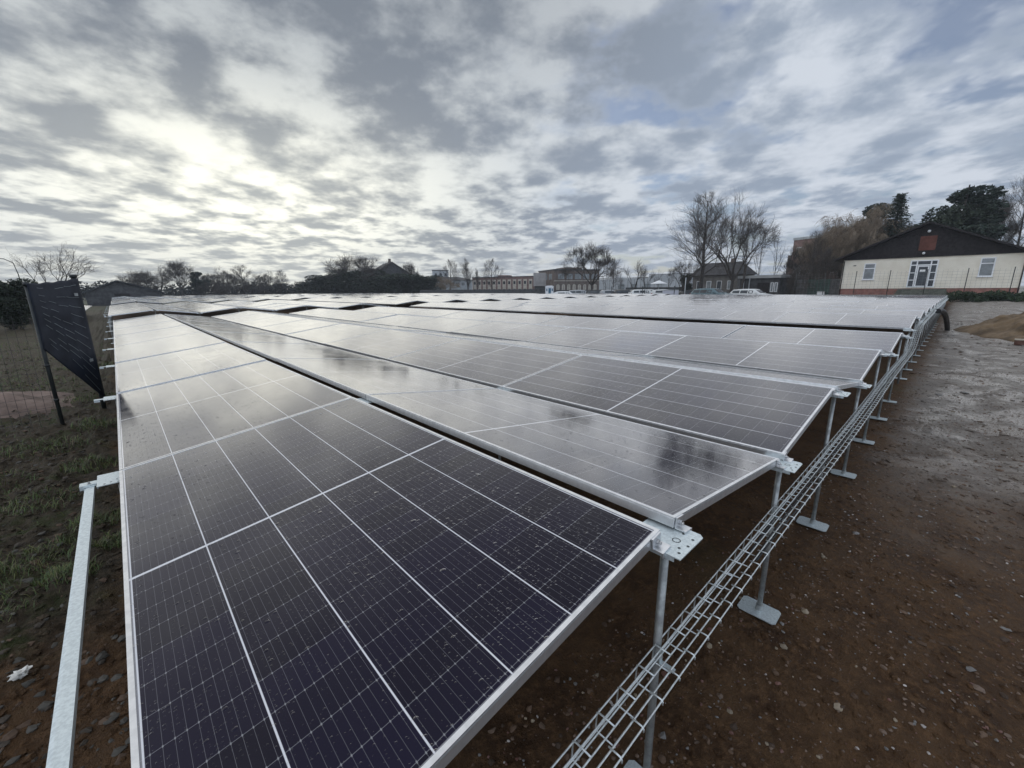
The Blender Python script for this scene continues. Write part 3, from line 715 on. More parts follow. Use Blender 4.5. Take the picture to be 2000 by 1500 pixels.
# ------------------------------------------------------------------ trees
M_BARK = pmat('bare_bark', (0.050, 0.042, 0.036), 0.85)
M_TWIG = pmat('bare_twigs', (0.060, 0.050, 0.043), 0.9)
M_TWIGB = pmat('brownish_twigs', (0.215, 0.165, 0.115), 0.9)
M_NEED = pmat('dark_needles', (0.014, 0.026, 0.016), 0.8, 0, 1.5, 0.45)
M_LEAF = pmat('evergreen_leaves', (0.022, 0.034, 0.018), 0.75, 0, 1.5, 0.45)
def bare(seed, H=10.0, trunk_h=.25, ang=.5, up=.18, ratio=.8, depth=7, leader=False, droop=0.0, rad=.02, limbs=4, thin=1.0, twigs=3, lean=0.0):
    """two MBs (trunk, crown) of a leafless tree: limbs fork again and again and end in sprays of twigs"""
    R = random.Random(seed); tk, cr = MB(), MB(); rmin = .0055 * thin
    def seg(mb, p, dr, ln, r0, r1, n, k=3, w_=.10, dz=0.0):
        pts = [p.copy()]; rr = [r0]; dd = dr.copy()
        for s_ in range(k):
            dd = (dd + Vector((R.gauss(0, w_), R.gauss(0, w_), R.gauss(0, w_ * .6) + dz))).normalized()
            p = p + dd * (ln / k); pts.append(p.copy()); rr.append(r0 + (r1 - r0) * (s_ + 1) / k)
        mb.tube(pts, rr, n, cap=False); return p, dd, pts
    def side(dd, a):
        o_ = Matrix.Rotation(R.random() * 6.283, 3, dd) @ dd.orthogonal().normalized()
        return (dd * cos(a) + o_ * sin(a)).normalized()
    def spray(p, dd, ln, lev):
        for i in range(twigs):
            nd = (side(dd, R.uniform(.2, .8)) + Vector((0, 0, .12 - droop))).normalized()
            e, d2, pts = seg(cr, p, nd, ln * R.uniform(.9, 1.9), rmin * 1.2, rmin * .7, 3, 2 if not droop else 4, .16, -droop)
            if lev:
                for q_ in range(2):
                    t_ = pts[1 + q_ % (len(pts) - 1)]; spray2 = (side(d2, R.uniform(.4, .9)) + Vector((0, 0, -droop))).normalized(); seg(cr, t_, spray2, ln * .6, rmin, rmin * .6, 3, 2, .1, -droop)
    def fork(p, dd, ln, r0, lev):
        r1 = max(rmin, r0 * .72); e, d2, pts = seg(cr, p, dd, ln, r0, r1, 6 if lev > depth - 2 else (4 if lev > 2 else 3), 3, .12, up * .12)
        for q_ in pts[1:-1]:
            if R.random() < .75: spray(q_, d2, ln * .55 + .15, lev < 3)
        if lev <= 0: spray(e, d2, ln * .7 + .1, 1); return
        a = R.uniform(.8, 1.5) * ang; n_ = 2 if R.random() < .72 else 3
        for i in range(n_):
            aa = a * (.45 if i == 0 else R.uniform(.8, 1.3)); nd = (side(d2, aa) + Vector((0, 0, up))).normalized()
            fork(e, nd, ln * ratio * R.uniform(.8, 1.15), max(rmin, r1 * (.88 if i == 0 else .68)), lev - 1)
    r0 = H * rad; d0 = Vector((lean, 0, 1)).normalized()
    if leader:
        p, dd, pts = seg(tk, Vector((0, 0, -.15)), d0, H * .96, r0, r0 * .12, 8, 10, .035)
        n_ = limbs
        for i in range(n_):
            t_ = trunk_h + (1 - trunk_h) * (i + R.random() * .8) / n_; k_ = min(9, int(t_ * 10)); q_ = pts[k_].lerp(pts[k_ + 1], t_ * 10 - k_)
            nd = side(Vector((0, 0, 1)), R.uniform(.8, 1.2) * ang * 1.7); l_ = H * .16 * (1.25 - t_) * R.uniform(.8, 1.2)
            fork(q_, (nd + Vector((0, 0, up))).normalized(), l_, r0 * .42 * (1.15 - t_), depth - (3 if t_ < .75 else 4))
    else:
        p, dd, pts = seg(tk, Vector((0, 0, -.15)), d0, H * trunk_h, r0, r0 * .8, 8, 3, .05)
        for i in range(limbs):
            a = i * 2.4 + R.random(); t_ = ang * R.uniform(.7, 1.25) * (0.35 if i == 0 else 1)
            fork(p, Vector((cos(a) * sin(t_) + lean * .5, sin(a) * sin(t_), cos(t_))).normalized(), H * (1 - trunk_h) * .235 * R.uniform(.85, 1.15), r0 * (.62 if i else .72), depth - 1)
    return tk, cr
def foliage(seed, blobs, n, leaf, flat=0.5, shell=0.55):
    """many small faces filling the volume of the given blobs (x, y, z, rx, ry, rz)"""
    R = random.Random(seed); b = MB(); vol = [q[3] * q[4] * q[5] for q in blobs]; T_ = sum(vol)
    for q, v_ in zip(blobs, vol):
        for i in range(int(n * v_ / T_) + 1):
            while True:
                p = Vector((R.uniform(-1, 1), R.uniform(-1, 1), R.uniform(-1, 1)))
                if p.length <= 1 and R.random() < (shell + p.length) / (1 + shell): break
            c_ = Vector((q[0] + p.x * q[3], q[1] + p.y * q[4], q[2] + p.z * q[5]))
            if noise.noise(c_ * 0.9 / max(.3, q[3] * .5)) < -0.28: continue
            s_ = leaf * R.uniform(.5, 1.3); a = Vector((R.gauss(0, 1), R.gauss(0, 1), R.gauss(0, flat))).normalized(); a2 = a.orthogonal().normalized(); a2 = Matrix.Rotation(R.random() * 6, 3, a) @ a2
            b.add([c_ - a * s_, c_ + a2 * s_ * .45, c_ + a * s_, c_ - a2 * s_ * .45], [(0, 1, 2, 3)])
    return b
TREES = {}
def def_bare(key, mat=M_TWIG, **kw):
    tk, cr = bare(**kw); zz = [v_[2] for v_ in cr.v]; hh = max(zz); rr = sorted(sqrt(v_[0] ** 2 + v_[1] ** 2) for v_ in cr.v)[int(len(cr.v) * .86)]
    TREES[key] = (tk, cr, mat, hh, rr)
def_bare('round', thin=1.7, seed=4, ang=.62, up=.10, limbs=5, depth=6, trunk_h=.24)
def_bare('round2', seed=9, ang=.6, up=.10, limbs=5, depth=6, trunk_h=.2)
def_bare('tall', seed=14, ang=.5, up=.14, limbs=24, depth=6, twigs=2, leader=True, trunk_h=.22)
def_bare('poplar', seed=21, ang=.20, up=.30, limbs=22, depth=5, leader=True, trunk_h=.12, rad=.014)
def_bare('sparse', thin=1.5, seed=33, ang=.5, up=.16, limbs=3, depth=5, trunk_h=.22, twigs=2, lean=.12)
def_bare('thin', seed=41, ang=.35, up=.2, limbs=12, depth=4, leader=True, trunk_h=.25, rad=.010, twigs=2, lean=.05)
def_bare('shrub', thin=1.8, seed=47, ang=.7, up=.12, limbs=7, depth=6, trunk_h=.03, twigs=4)
def_bare('willow', mat=M_TWIGB, seed=52, ang=.6, up=.10, limbs=6, depth=5, trunk_h=.18, droop=.45, thin=1.7, twigs=6)
def tube_trunk(H, r_, b=None):
    b = b or MB(); b.tube([(0, 0, -.15), (0.03 * H * .3, 0, H * .5), (0, 0, H * .95)], [r_, r_ * .7, r_ * .2], 8, cap=False); return b
# conifers and dense evergreens
Rc = random.Random(8)
tkp = tube_trunk(10, .22); blobs = []
for i in range(26):
    z_ = Rc.uniform(2.6, 9.0); a = Rc.random() * 6.28; rr = Rc.uniform(.4, 1.0) * (3.0 - abs(z_ - 6.0) * .55); px_, py_ = cos(a) * rr, sin(a) * rr
    s_ = Rc.uniform(.7, 1.25); blobs.append((px_, py_, z_, s_ * 1.3, s_ * 1.3, s_ * .6)); tkp.tube([(0, 0, z_ * .8), (px_ * .5, py_ * .5, z_ * .92), (px_, py_, z_)], [.09, .06, .02], 5, cap=False)
TREES['pine'] = (tkp, foliage(61, blobs, 17000, .19), M_NEED, 10.0, 3.4)
tks = tube_trunk(10, .2); fs2 = MB(); Rs = random.Random(18)
for lv in range(24):
    z_ = 1.2 + lv * .37; rad_ = (10.3 - z_) * .33
    for k in range(9):
        a = k * .698 + lv * .4 + Rs.gauss(0, .12); L__ = rad_ * Rs.uniform(.75, 1.15); tip = Vector((cos(a) * L__, sin(a) * L__, z_ - .22 * L__ + .18))
        tks.tube([(0, 0, z_), tip], [.035, .008], 3, cap=False)
        for m_ in range(26):
            t_ = Rs.uniform(.12, 1.0); c_ = Vector((0, 0, z_)).lerp(tip, t_) + Vector((Rs.gauss(0, .12), Rs.gauss(0, .12), Rs.uniform(-.3, .05)))
            s_ = Rs.uniform(.08, .17); a1 = Vector((cos(a) + Rs.gauss(0, .5), sin(a) + Rs.gauss(0, .5), Rs.gauss(-.4, .4))).normalized(); a2 = a1.orthogonal().normalized()
            fs2.add([c_ - a1 * s_, c_ + a2 * s_ * .4, c_ + a1 * s_, c_ - a2 * s_ * .4], [(0, 1, 2, 3)])
TREES['spruce'] = (tks, fs2, M_NEED, 10.2, 3.0)
blobs = [(Rc.uniform(-2.3, 2.3), Rc.uniform(-2, 2), Rc.uniform(1.5, 8.0), Rc.uniform(.9, 1.7), Rc.uniform(.9, 1.7), Rc.uniform(.8, 1.6)) for _ in range(20)]
blobs += [(0, 0, 4.5, 2.4, 2.2, 3.6)]
TREES['dense'] = (tube_trunk(8, .2), foliage(71, blobs, 17000, .20), M_LEAF, 9.6, 3.5)
TM = {}
def tree(kind, x_, y_, h_, wd, label, group, rz=0.0, cat='tree', name=None):
    tk, cr, mat, hh, rr = TREES[kind]
    if kind not in TM:
        t = empty(name or {'pine': 'pine_tree', 'spruce': 'spruce_tree', 'dense': 'evergreen_tree', 'shrub': 'bare_shrub', 'willow': 'willow_tree'}.get(kind, 'bare_tree'), (0, 0, 0), 'x', 'tree')
        tk.build('trunk', M_BARK, t, True, fix=False); cr.build('crown', mat, t, fix=False); TM[kind] = t; KIDS[t.name] = kids(t); o = t
    else: o = copy_tree(TM[kind])
    zb = ground_base(x_, y_); sz_ = h_ / hh; sw = wd / (2 * rr) if wd else sz_
    o.location = (x_, y_, zb); o.rotation_euler = (0, 0, rz); o.scale = (sw, sw, sz_)
    return tag(o, label, cat, group)
GL = 'bare trees along the left horizon'; GM = 'trees among the distant buildings'; GRT = 'trees on the right side'
def K(kx, ky, R0, R1, h, wd=None):
    """push a spot outward along its bearing from the array corner, keeping the size it was surveyed at"""
    s_ = R1 / R0; return (CAM.x + (kx - CAM.x) * s_, CAM.y + (ky - CAM.y) * s_, 1.71 + (h - 1.71) * s_, (wd or 0) * s_)
T_ = [
 ('sparse', -2.09, 34.46, 35, 45, 4.6, 3.0, 'spreading bare tree standing behind the dark sheet', GL, 0.4),
 ('round', 2.35, 59.48, 60, 120, 4.2, 4.6, 'low rounded bare tree just right of the dark barn roof', GL, 0),
 ('round2', 3.4, 64.0, 64, 125, 4.4, 4.2, 'bare tree overlapping the rounded tree right of the barn', GL, 2),
 ('sparse', 4.5, 69.39, 70, 125, 5.4, 2.9, 'open bare tree with a leaning stem, left of the tallest one by the barn', GL, 1),
 ('round', 5.85, 59.25, 60, 120, 5.4, 3.8, 'tallest bare tree of the clump right of the barn', GL, 3),
 ('pine', 7.5, 59.07, 60, 120, 4.1, 2.4, 'ragged dark conifer at the right of the barn clump', GL, 1),
 ('tall', 9.3, 66, 66.6, 120, 3.9, 2.4, 'small bare tree just right of the ragged dark conifer', GL, 5),
 ('round2', 13.51, 78.39, 80, 130, 5.8, 5.6, 'wide bare tree in the middle of the left horizon', GL, 4),
 ('tall', 16.48, 82.93, 85, 130, 6.2, 4.4, 'upright bare tree with a bent top on the left horizon', GL, 5),
 ('round', 11.2, 76.5, 77, 130, 4.7, 2.7, 'small rounded bare tree left of the wide one', GL, 1.1),
 ('round2', 20.79, 87.12, 90, 140, 5.8, 5.0, 'rounded bare tree left of the low gap in the horizon', GL, 0.8),
 ('tall', 23.44, 86.45, 90, 140, 5.7, 3.0, 'narrow bare tree just left of the low gap in the horizon', GL, 3.3),
 ('shrub', 25.8, 84.5, 88, 140, 4.0, 5.0, 'low tangle of bare shrub in the gap of the left horizon', GL, 0),
 ('dense', 24.49, 75.72, 80, 130, 3.6, 6.0, 'low dark evergreen bush left of the small cone shaped one', GL, 0),
 ('spruce', 24.9, 71.5, 76, 130, 4.2, 1.6, 'small dark cone shaped conifer on the horizon', GL, 0),
 ('dense', 25.5, 66.5, 71, 120, 4.4, 8.0, 'dark bushy evergreen below the large mixed crown', GL, 2),
 ('round', 27.74, 63.84, 70, 115, 7.5, 9.0, 'large dark bare crown rising above the dark bushes', GL, 0.3),
 ('dense', 28.2, 65.0, 71, 115, 5.4, 9.0, 'dark evergreen mass filling the foot of the large crown', GL, 1),
 ('round2', 31.5, 64.5, 72, 115, 5.4, 5.6, 'bare tree on the right shoulder of the large crown', GL, 1),
 ('dense', 35.36, 71.34, 80, 110, 5.0, 9.5, 'dark evergreen in front of the gabled house', GL, 0.6),
 ('dense', 39.5, 72.0, 82, 110, 4.9, 9.5, 'dark evergreen just right of the gabled house', GL, 3),
 ('dense', 44.0, 71.5, 84, 110, 4.9, 9.0, 'dark evergreen beside the white house', GL, 4.4),
 ('round', 47.69, 81.75, 95, 115, 8.1, 4.3, 'bare tree rising over the dark evergreens, left of the white house', GM, 2.2),
 ('willow', 56.5, 81.2, 99, 105, 4.8, 5.0, 'pale weeping bush at the corner of the white house', GM, 2),
 ('tall', 63.51, 89.42, 110, 110, 9.5, 4.6, 'tall bare tree in front of the white house', GM, 1),
 ('poplar', 70.19, 90.71, 115, 115, 10.3, 3.2, 'slim bare poplar behind the white house end', GM, 1),
 ('poplar', 71.5, 88.5, 114, 114, 7.6, 1.6, 'lower slim poplar to the right of the tall slim one', GM, 2),
 ('tall', 62.1, 71.51, 95, 95, 8.6, 4.2, 'bare tree with a straight stem in front of the long striped building', GM, 4),
 ('round', 56.84, 40.53, 70, 70, 9.4, 7.4, 'large open bare tree in front of the brown brick building', GM, 1.2),
 ('tall', 75.45, 48.76, 90, 90, 7.9, 3.2, 'slender bare tree just right of the brown brick building', GM, 2),
 ('thin', 69.5, 46.6, 84, 84, 6.0, 2.4, 'thin bare sapling before the pale hall', GM, 1),
 ('sparse', 64.65, 37.72, 75, 75, 6.7, 3.9, 'dark forked bare tree in the middle of the pale hall', GM, 0),
 ('thin', 62.8, 38.9, 75, 75, 5.2, 1.8, 'thin bare tree just left of the dark forked tree', GM, 3),
 ('sparse', 66.0, 36.0, 75, 75, 5.6, 2.6, 'bare tree just right of the dark forked tree', GM, 3.4),
 ('thin', 70.07, 35.8, 78, 80, 5.0, 2.2, 'slight bare tree beyond the parked cars', GM, 2),
 ('thin', 79.63, 39.0, 88, 90, 4.9, 2.0, 'slight bare tree near the pale hall right end', GM, 5),
 ('round2', 54.62, 24.59, 60, 62, 6.3, 3.9, 'small twiggy tree left of the two great bare trees', GRT, 1),
 ('dense', 55.9, 24.6, 61, 64, 3.7, 1.9, 'dark evergreen bush beside the dark roofed house', GRT, 1),
 ('tall', 50.91, 20.61, 55, 62, 12.6, 8.2, 'tallest bare tree, left of the pair before the dark roofed house', GRT, 2.0),
 ('round2', 49.2, 16.67, 52, 61, 11.8, 7.8, 'broad bare tree right of the tallest, leaning over the white car', GRT, 4),
 ('sparse', 50.1, 15.9, 53, 61, 9.6, 3.4, 'forked bare stem just behind the broad bare tree', GRT, 1),
 ('thin', 57.73, 16.6, 60, 66, 8.9, 2.0, 'first of two thin bare stems behind the garage', GRT, 1),
 ('thin', 57.95, 15.0, 60, 66, 8.5, 1.9, 'second thin bare stem behind the garage, leaning right', GRT, 4),
 ('round', 58.53, 12.6, 60, 66, 6.6, 3.6, 'twiggy bare tree left of the tangled brown trees', GRT, 4),
 ('tall', 58.9, 11.6, 60, 60, 7.9, 3.0, 'upright bare tree before the brick flats', GRT, 1),
 ('shrub', 55.0, 11.6, 56, 56, 4.8, 3.6, 'dark twiggy thicket before the brick flats', GRT, 1),
 ('shrub', 53.6, 9.2, 55, 55, 5.4, 3.6, 'twiggy thicket behind the green gate', GRT, 4),
 ('willow', 64.16, 11.9, 65, 65, 8.8, 8.5, 'brownish weeping tree beside the brick flats', GRT, 0),
 ('willow', 61.5, 8.6, 62, 62, 9.3, 8.5, 'big golden brown weeping tree behind the cream bungalow', GRT, 1),
 ('willow', 62.57, 6.6, 63, 63, 9.6, 7.5, 'golden brown weeping tree nearest the bungalow roof', GRT, 3),
 ('round', 66.0, 9.5, 66, 66, 9.2, 4.8, 'bare crown showing above the weeping trees', GRT, 2),
 ('pine', 74.58, 8.39, 75, 75, 12.0, 6.4, 'small dark pine peeping above the weeping trees', GRT, 0),
 ('spruce', 61.86, 5.3, 62, 62, 10.6, 8.0, 'dark spruce with layered boughs left of the gable peak', GRT, 0),
 ('pine', 62.1, 0.42, 62, 62, 10.9, 8.4, 'big black pine behind the bungalow roof', GRT, 2.6),
 ('dense', 62.4, 0.3, 62.4, 63, 9.4, 5.6, 'black evergreen crown merged with the big pine', GRT, 2),
 ('round', 70.08, -2.0, 70, 70, 11.0, 4.8, 'bare tree right of the big black pine', GRT, 1),
 ('tall', 70.03, -4.0, 70, 70, 12.3, 5.0, 'bare tree at the right edge of the view', GRT, 3),
 ('shrub', 9.9, 72.5, 73, 118, 3.5, 3.4, 'tangled bare scrub between the ragged conifer and the small rounded tree', GL, 0.5),
 ('shrub', 12.2, 76.0, 77, 122, 3.6, 3.2, 'tangled bare scrub left of the wide bare tree', GL, 2.5),
 ('round2', 15.1, 81.0, 82, 128, 4.6, 3.4, 'bare crown filling the space right of the wide bare tree', GL, 1.5),
 ('shrub', 18.3, 84.0, 86, 132, 4.0, 4.0, 'tangled bare scrub right of the tree with the bent top', GL, 4.5),
 ('tall', 19.4, 85.0, 87, 135, 4.6, 2.4, 'small upright bare tree among the scrub, left of the low gap', GL, 3.9),
 ('shrub', 22.2, 86.0, 89, 138, 4.1, 4.0, 'tangled bare scrub at the foot of the narrow tree by the low gap', GL, 5.5),
 ('shrub', 1.2, 60.0, 60, 115, 3.2, 2.6, 'bare scrub rising just behind the dark barn roof', GL, 1.5),
 ('dense', -2.5, 21.39, 22, 30, 2.35, 1.4, 'dark hedge tree at the left edge behind the lamp', GL, 1),
 ('dense', -3.2, 20.2, 21, 28, 2.3, 1.6, 'dark hedge bush cut off by the left edge', GL, 3),
 ('shrub', -2.0, 24.0, 24, 32, 2.1, 1.3, 'bare brown bush between the hedge and the dark sheet', GL, 3),
]
for (kind, kx, ky, R0, R1, h_, wd, lab, grp, rz) in T_:
    x_, y_, hh_, ww_ = K(kx, ky, R0, R1, h_, wd)
    tree(kind, x_, y_, hh_, ww_, lab, grp, rz)
# far hedge mass reading as one dark band
R = random.Random(77); bl = []
for i in range(120):
    t_ = i / 119; ang = radians(-16 + 50 * t_); rr = 150 - 20 * t_
    bl.append((sin(ang) * rr, cos(ang) * rr, -0.9 + R.uniform(.5, 2.6), 2.6, 2.2, R.uniform(1.2, 2.6)))
o = foliage(78, bl, 26000, .42).build('far_wood', pmat('far_wood_leaves', (0.030, 0.034, 0.030), .9), fix=False); tag(o, 'dark band of far hedges and scrub along the left horizon', 'hedge', kind='stuff')

# ------------------------------------------------------------------ buildings
def wall_mat(name, col, rough=0.85, amt=0.12, sc=0.8, bump=0.0): return pmat(name, col, rough, 0, sc, amt, bump, 25)
M_GLZ = pmat('window_glass', (0.035, 0.042, 0.05), 0.12, 0, 1.5, 0.3)
M_GLZP = pmat('window_glass_curtained', (0.22, 0.24, 0.25), 0.2, 0, 1.5, 0.25)
M_WHITE = pmat('white_frame', (0.78, 0.79, 0.80), 0.45, 0, 3, 0.05)
M_CREAM = pmat('cream_render', (0.82, 0.77, 0.655), 0.85, 0, 1.1, 0.06, 0.003, 30, col2=(0.74, 0.685, 0.57))
M_BRICKR = wall_mat('red_brown_plinth', (0.25, 0.115, 0.09), 0.85, 0.2, 3)
M_SLATE = wall_mat('dark_slate', (0.026, 0.024, 0.026), 0.7, 0.25, 4)
M_TIMB = wall_mat('dark_brown_boards', (0.008, 0.0045, 0.0055), 0.75, 0.3, 6)
M_BRB = wall_mat('brown_brick', (0.13, 0.10, 0.085), 0.9, 0.22, 1.5)
M_BRC = wall_mat('mauve_brick', (0.20, 0.125, 0.11), 0.9, 0.2, 1.5)
M_CRM2 = wall_mat('pale_infill', (0.46, 0.42, 0.36), 0.85, 0.12, 1.5)
M_GREYW = wall_mat('grey_white_render', (0.40, 0.42, 0.43), 0.85, 0.1, 1)
M_HALL = wall_mat('pale_grey_cladding', (0.42, 0.44, 0.46), 0.6, 0.1, 0.4)
M_BEIGE = wall_mat('grey_beige_render', (0.13, 0.12, 0.11), 0.85, 0.2, 1)
M_DARKW = wall_mat('dark_grey_wall', (0.06, 0.06, 0.062), 0.85, 0.25, 2)
def bld(name, p0, p1, zb, label, cat='building', group=None):
    dx, dy = p1[0] - p0[0], p1[1] - p0[1]
    return empty(name, (p0[0], p0[1], zb), label, cat, group, atan2(dy, dx)), sqrt(dx * dx + dy * dy)
def part(name, mat, par, *boxes, mi=None):
    b = MB()
    for bx_ in boxes: b.box(bx_[0], bx_[1])
    return b.build(name, mat, par)
def window(par, x0, x1, z0, z1, y=0.0, fr=0.06, mat=None, pm=None, bars=(), sill=True, name='window', mull=(), proud=0.04):
    b = MB(); ya, yb = y - proud, y - 0.003
    b.box((x0, ya, z0), (x0 + fr, yb, z1)); b.box((x1 - fr, ya, z0), (x1, yb, z1)); b.box((x0 + fr, ya, z0), (x1 - fr, yb, z0 + fr)); b.box((x0 + fr, ya, z1 - fr), (x1 - fr, yb, z1))
    for zz in bars: b.box((x0 + fr, ya + .004, zz - fr / 2), (x1 - fr, yb - .001, zz + fr / 2))
    for xx in mull: b.box((xx - fr / 2, ya + .006, z0 + fr), (xx + fr / 2, yb - .002, z1 - fr))
    w_ = b.build(name, mat or M_WHITE, par)
    g_ = MB(); g_.box((x0 + fr * .9, y - 0.018, z0 + fr * .9), (x1 - fr * .9, y - 0.006, z1 - fr * .9)); g_.build('pane', pm or M_GLZ, w_)
    if sill:
        s_ = MB(); s_.box((x0 - .05, y - .10, z0 - .05), (x1 + .05, y - .004, z0 - .002)); s_.build('sill', M_WHITE, w_)
    return w_
def gable_roof(par, x0, x1, y0, y1, ze, xa, za, th, mat, over=0.0):
    """roof whose ridge runs along y, gable facing the viewer"""
    b = MB(); b.prism([(x0, ze), (xa, za), (x1, ze), (x1, ze - th), (xa, za - th), (x0, ze - th)], 'y', y0 - over, y1 + over); return b.build('roof', mat, par)

# the cream bungalow
t, Lh = bld('bungalow', (47, 6.85), (47, -3.4), -0.15, 'cream bungalow with a dark brown boarded gable and a white glazed door', 'house'); zo = 0.15
part('wall', M_CREAM, t, ((0, 0, 0.66 + zo), (Lh, 13, 3.06 + zo)))
part('plinth', M_BRICKR, t, ((0.0, 0.03, 0), (Lh, 12.95, 0.66 + zo)))
b = MB(); xa, za, xl, xr = 4.96, 5.63 + zo, -0.62, 10.54
def rz_(x_): return (3.10 + zo) + (za - 3.10 - zo) * ((x_ - xl) / (xa - xl) if x_ < xa else (xr - x_) / (xr - xa))
n_ = 44
for i in range(n_):   # upright boards, each butted to the next with a narrow shadow line
    x0_ = 0.0 + Lh * i / n_; x1_ = x0_ + Lh / n_ - 0.012
    b.prism([(x0_, 3.06 + zo), (x1_, 3.06 + zo), (x1_, rz_(x1_) - .1), (x0_, rz_(x0_) - .1)], 'y', -0.09, -0.062)
b.prism([(0, 3.063 + zo), (Lh, 3.063 + zo), (Lh, rz_(Lh) - .12), (xa, za - .12), (0, rz_(0) - .12)], 'y', -0.06, 0.1)
b.build('gable_boards', M_TIMB, t)
rf = gable_roof(t, xl, xr, -0.55, 13.4, 3.10 + zo, xa, za + 0.02, 0.10, M_SLATE)
b = MB(); b.prism([(xl, 3.10 + zo - .1), (xl, 3.10 + zo + .03), (xa, za + .06), (xr, 3.10 + zo + .03), (xr, 3.10 + zo - .1), (xa, za - .09)], 'y', -0.60, -0.553); b.build('bargeboard', M_TIMB, rf)
window(t, 1.45, 2.20, 1.40 + zo, 2.73 + zo, bars=(2.32 + zo,), fr=.07, pm=M_GLZP)
window(t, 8.07, 8.82, 1.48 + zo, 2.83 + zo, bars=(2.42 + zo,), fr=.07, pm=M_GLZP)
dr = window(t, 4.30, 5.90, 0.74 + zo, 2.83 + zo, bars=(2.46 + zo,), mull=(4.70, 5.50), fr=.08, name='door', sill=False, proud=.06)
part('door_leaf', M_WHITE, dr, ((4.76, -0.075, 0.78 + zo), (4.84, -0.021, 2.40 + zo)), ((5.36, -0.075, 0.78 + zo), (5.44, -0.021, 2.40 + zo)), ((4.84, -0.075, 0.78 + zo), (5.36, -0.021, 0.86 + zo)), ((4.84, -0.075, 2.32 + zo), (5.36, -0.021, 2.40 + zo)))
part('side_bars', M_WHITE, dr, ((4.38, -0.05, 1.28 + zo), (4.66, -0.021, 1.34 + zo)), ((4.38, -0.05, 1.84 + zo), (4.66, -0.021, 1.90 + zo)))
part('side_bars', M_WHITE, dr, ((5.54, -0.05, 1.28 + zo), (5.82, -0.021, 1.34 + zo)), ((5.54, -0.05, 1.84 + zo), (5.82, -0.021, 1.90 + zo)))
part('notice', pmat('white_notice', (0.75, 0.75, 0.74), 0.7), dr, ((4.93, -0.030, 1.93 + zo), (5.24, -0.0215, 2.10 + zo)))
part('shutter', wall_mat('rust_red_shutter', (0.11, 0.033, 0.020), 0.7, 0.15, 3), t, ((4.60, -0.13, 3.56 + zo), (5.54, -0.091, 4.63 + zo)))
l_ = MB(); l_.tube([(5.02, -0.10, 5.0 + zo), (5.02, -0.26, 4.96 + zo)], .10, 10); l_.build('lamp', M_WHITE, t, True)
l_ = MB(); l_.tube([(4.95, -0.10, 3.36 + zo), (4.95, -0.24, 3.33 + zo)], .09, 10); l_.build('lamp', M_WHITE, t, True)
for gx in (xl - .02, xr - .10): part('gutter', M_DARKW, rf, ((gx, -.5, 2.98 + zo), (gx + .12, 13.2, 3.07 + zo)))
part('meter_box', M_TIMB, t, ((0.72, -0.03, 2.55 + zo), (0.9, -0.002, 2.62 + zo)))
dp = MB(); dp.tube([(0.06, -.06, 3.0 + zo), (0.06, -.06, 0.1)], .035, 8); dp.build('downpipe', M_TIMB, t, True)
dp = MB(); dp.tube([(Lh - .06, -.06, 3.0 + zo), (Lh - .06, -.06, 0.1)], .035, 8); dp.build('downpipe', M_TIMB, t, True)
# steps and bank before the door
t = empty('steps', (45.0, 1.6, -0.15), 'low weathered grey steps leading up to the bungalow door', 'steps')
M_STEP = wall_mat('mossy_concrete', (0.10, 0.105, 0.085), 0.9, 0.3, 3)
for i in range(5): part('step', M_STEP, t, ((0.0 + i * .32, -1.55 + .04 * i, 0 + i * .15 + (.002 if i else 0)), (1.95, 1.55 - .04 * i, .15 + i * .15)))
R = random.Random(80); bl = [(39.5 + R.uniform(-.6, 2.2), -0.4 - 5.5 * i / 46 + R.uniform(-.2, .2), -.1 + R.uniform(0, .35), .7, .6, R.uniform(.15, .32)) for i in range(46)]
bl2 = []
o = foliage(81, bl, 16000, .07, .8).build('ground_cover', [pmat('ground_cover_leaves', (0.022, 0.040, 0.016), .85, 0, 2, .4)], fix=False); tag(o, 'low dark green ground cover on the bank before the bungalow', 'ground cover', kind='stuff')
# wire fence in front of the bungalow
for i, yy in enumerate((9.3, 7.3, 5.3, 3.3, 1.3, -0.7, -2.75)):
    z_ = ground_base(43, yy); p_ = empty('fence_post', (43, yy, z_), ['thin fence post left of the bungalow, by the gate', 'thin fence post at the bungalow left corner', 'thin dark fence post in front of the bungalow left window', 'thin dark fence post between the bungalow left window and the door', 'thin fence post directly before the bungalow door', 'thin dark fence post between the bungalow door and right window', 'thin dark fence post right of the bungalow right window'][i], 'post', 'posts of the wire fence before the bungalow')
    b = MB(); b.tube([(0, 0, 0), (0, 0, 1.98 - z_)], .024, 8); b.build('tube', M_POSTD, p_, True); c_ = MB(); c_.tube([(0, 0, 1.98 - z_), (0, 0, 2.01 - z_)], .03, 8); c_.build('cap', M_POSTD, p_, True)
wire_fence('wire_fence', 'grey wire mesh fence crossing in front of the bungalow', (43.0, 9.4), (43.0, -3.6), -0.0, 1.95, 0.24, 0.20, 0.0045, pmat('grey_fence_wire', (0.20, 0.20, 0.19), .6, .4))
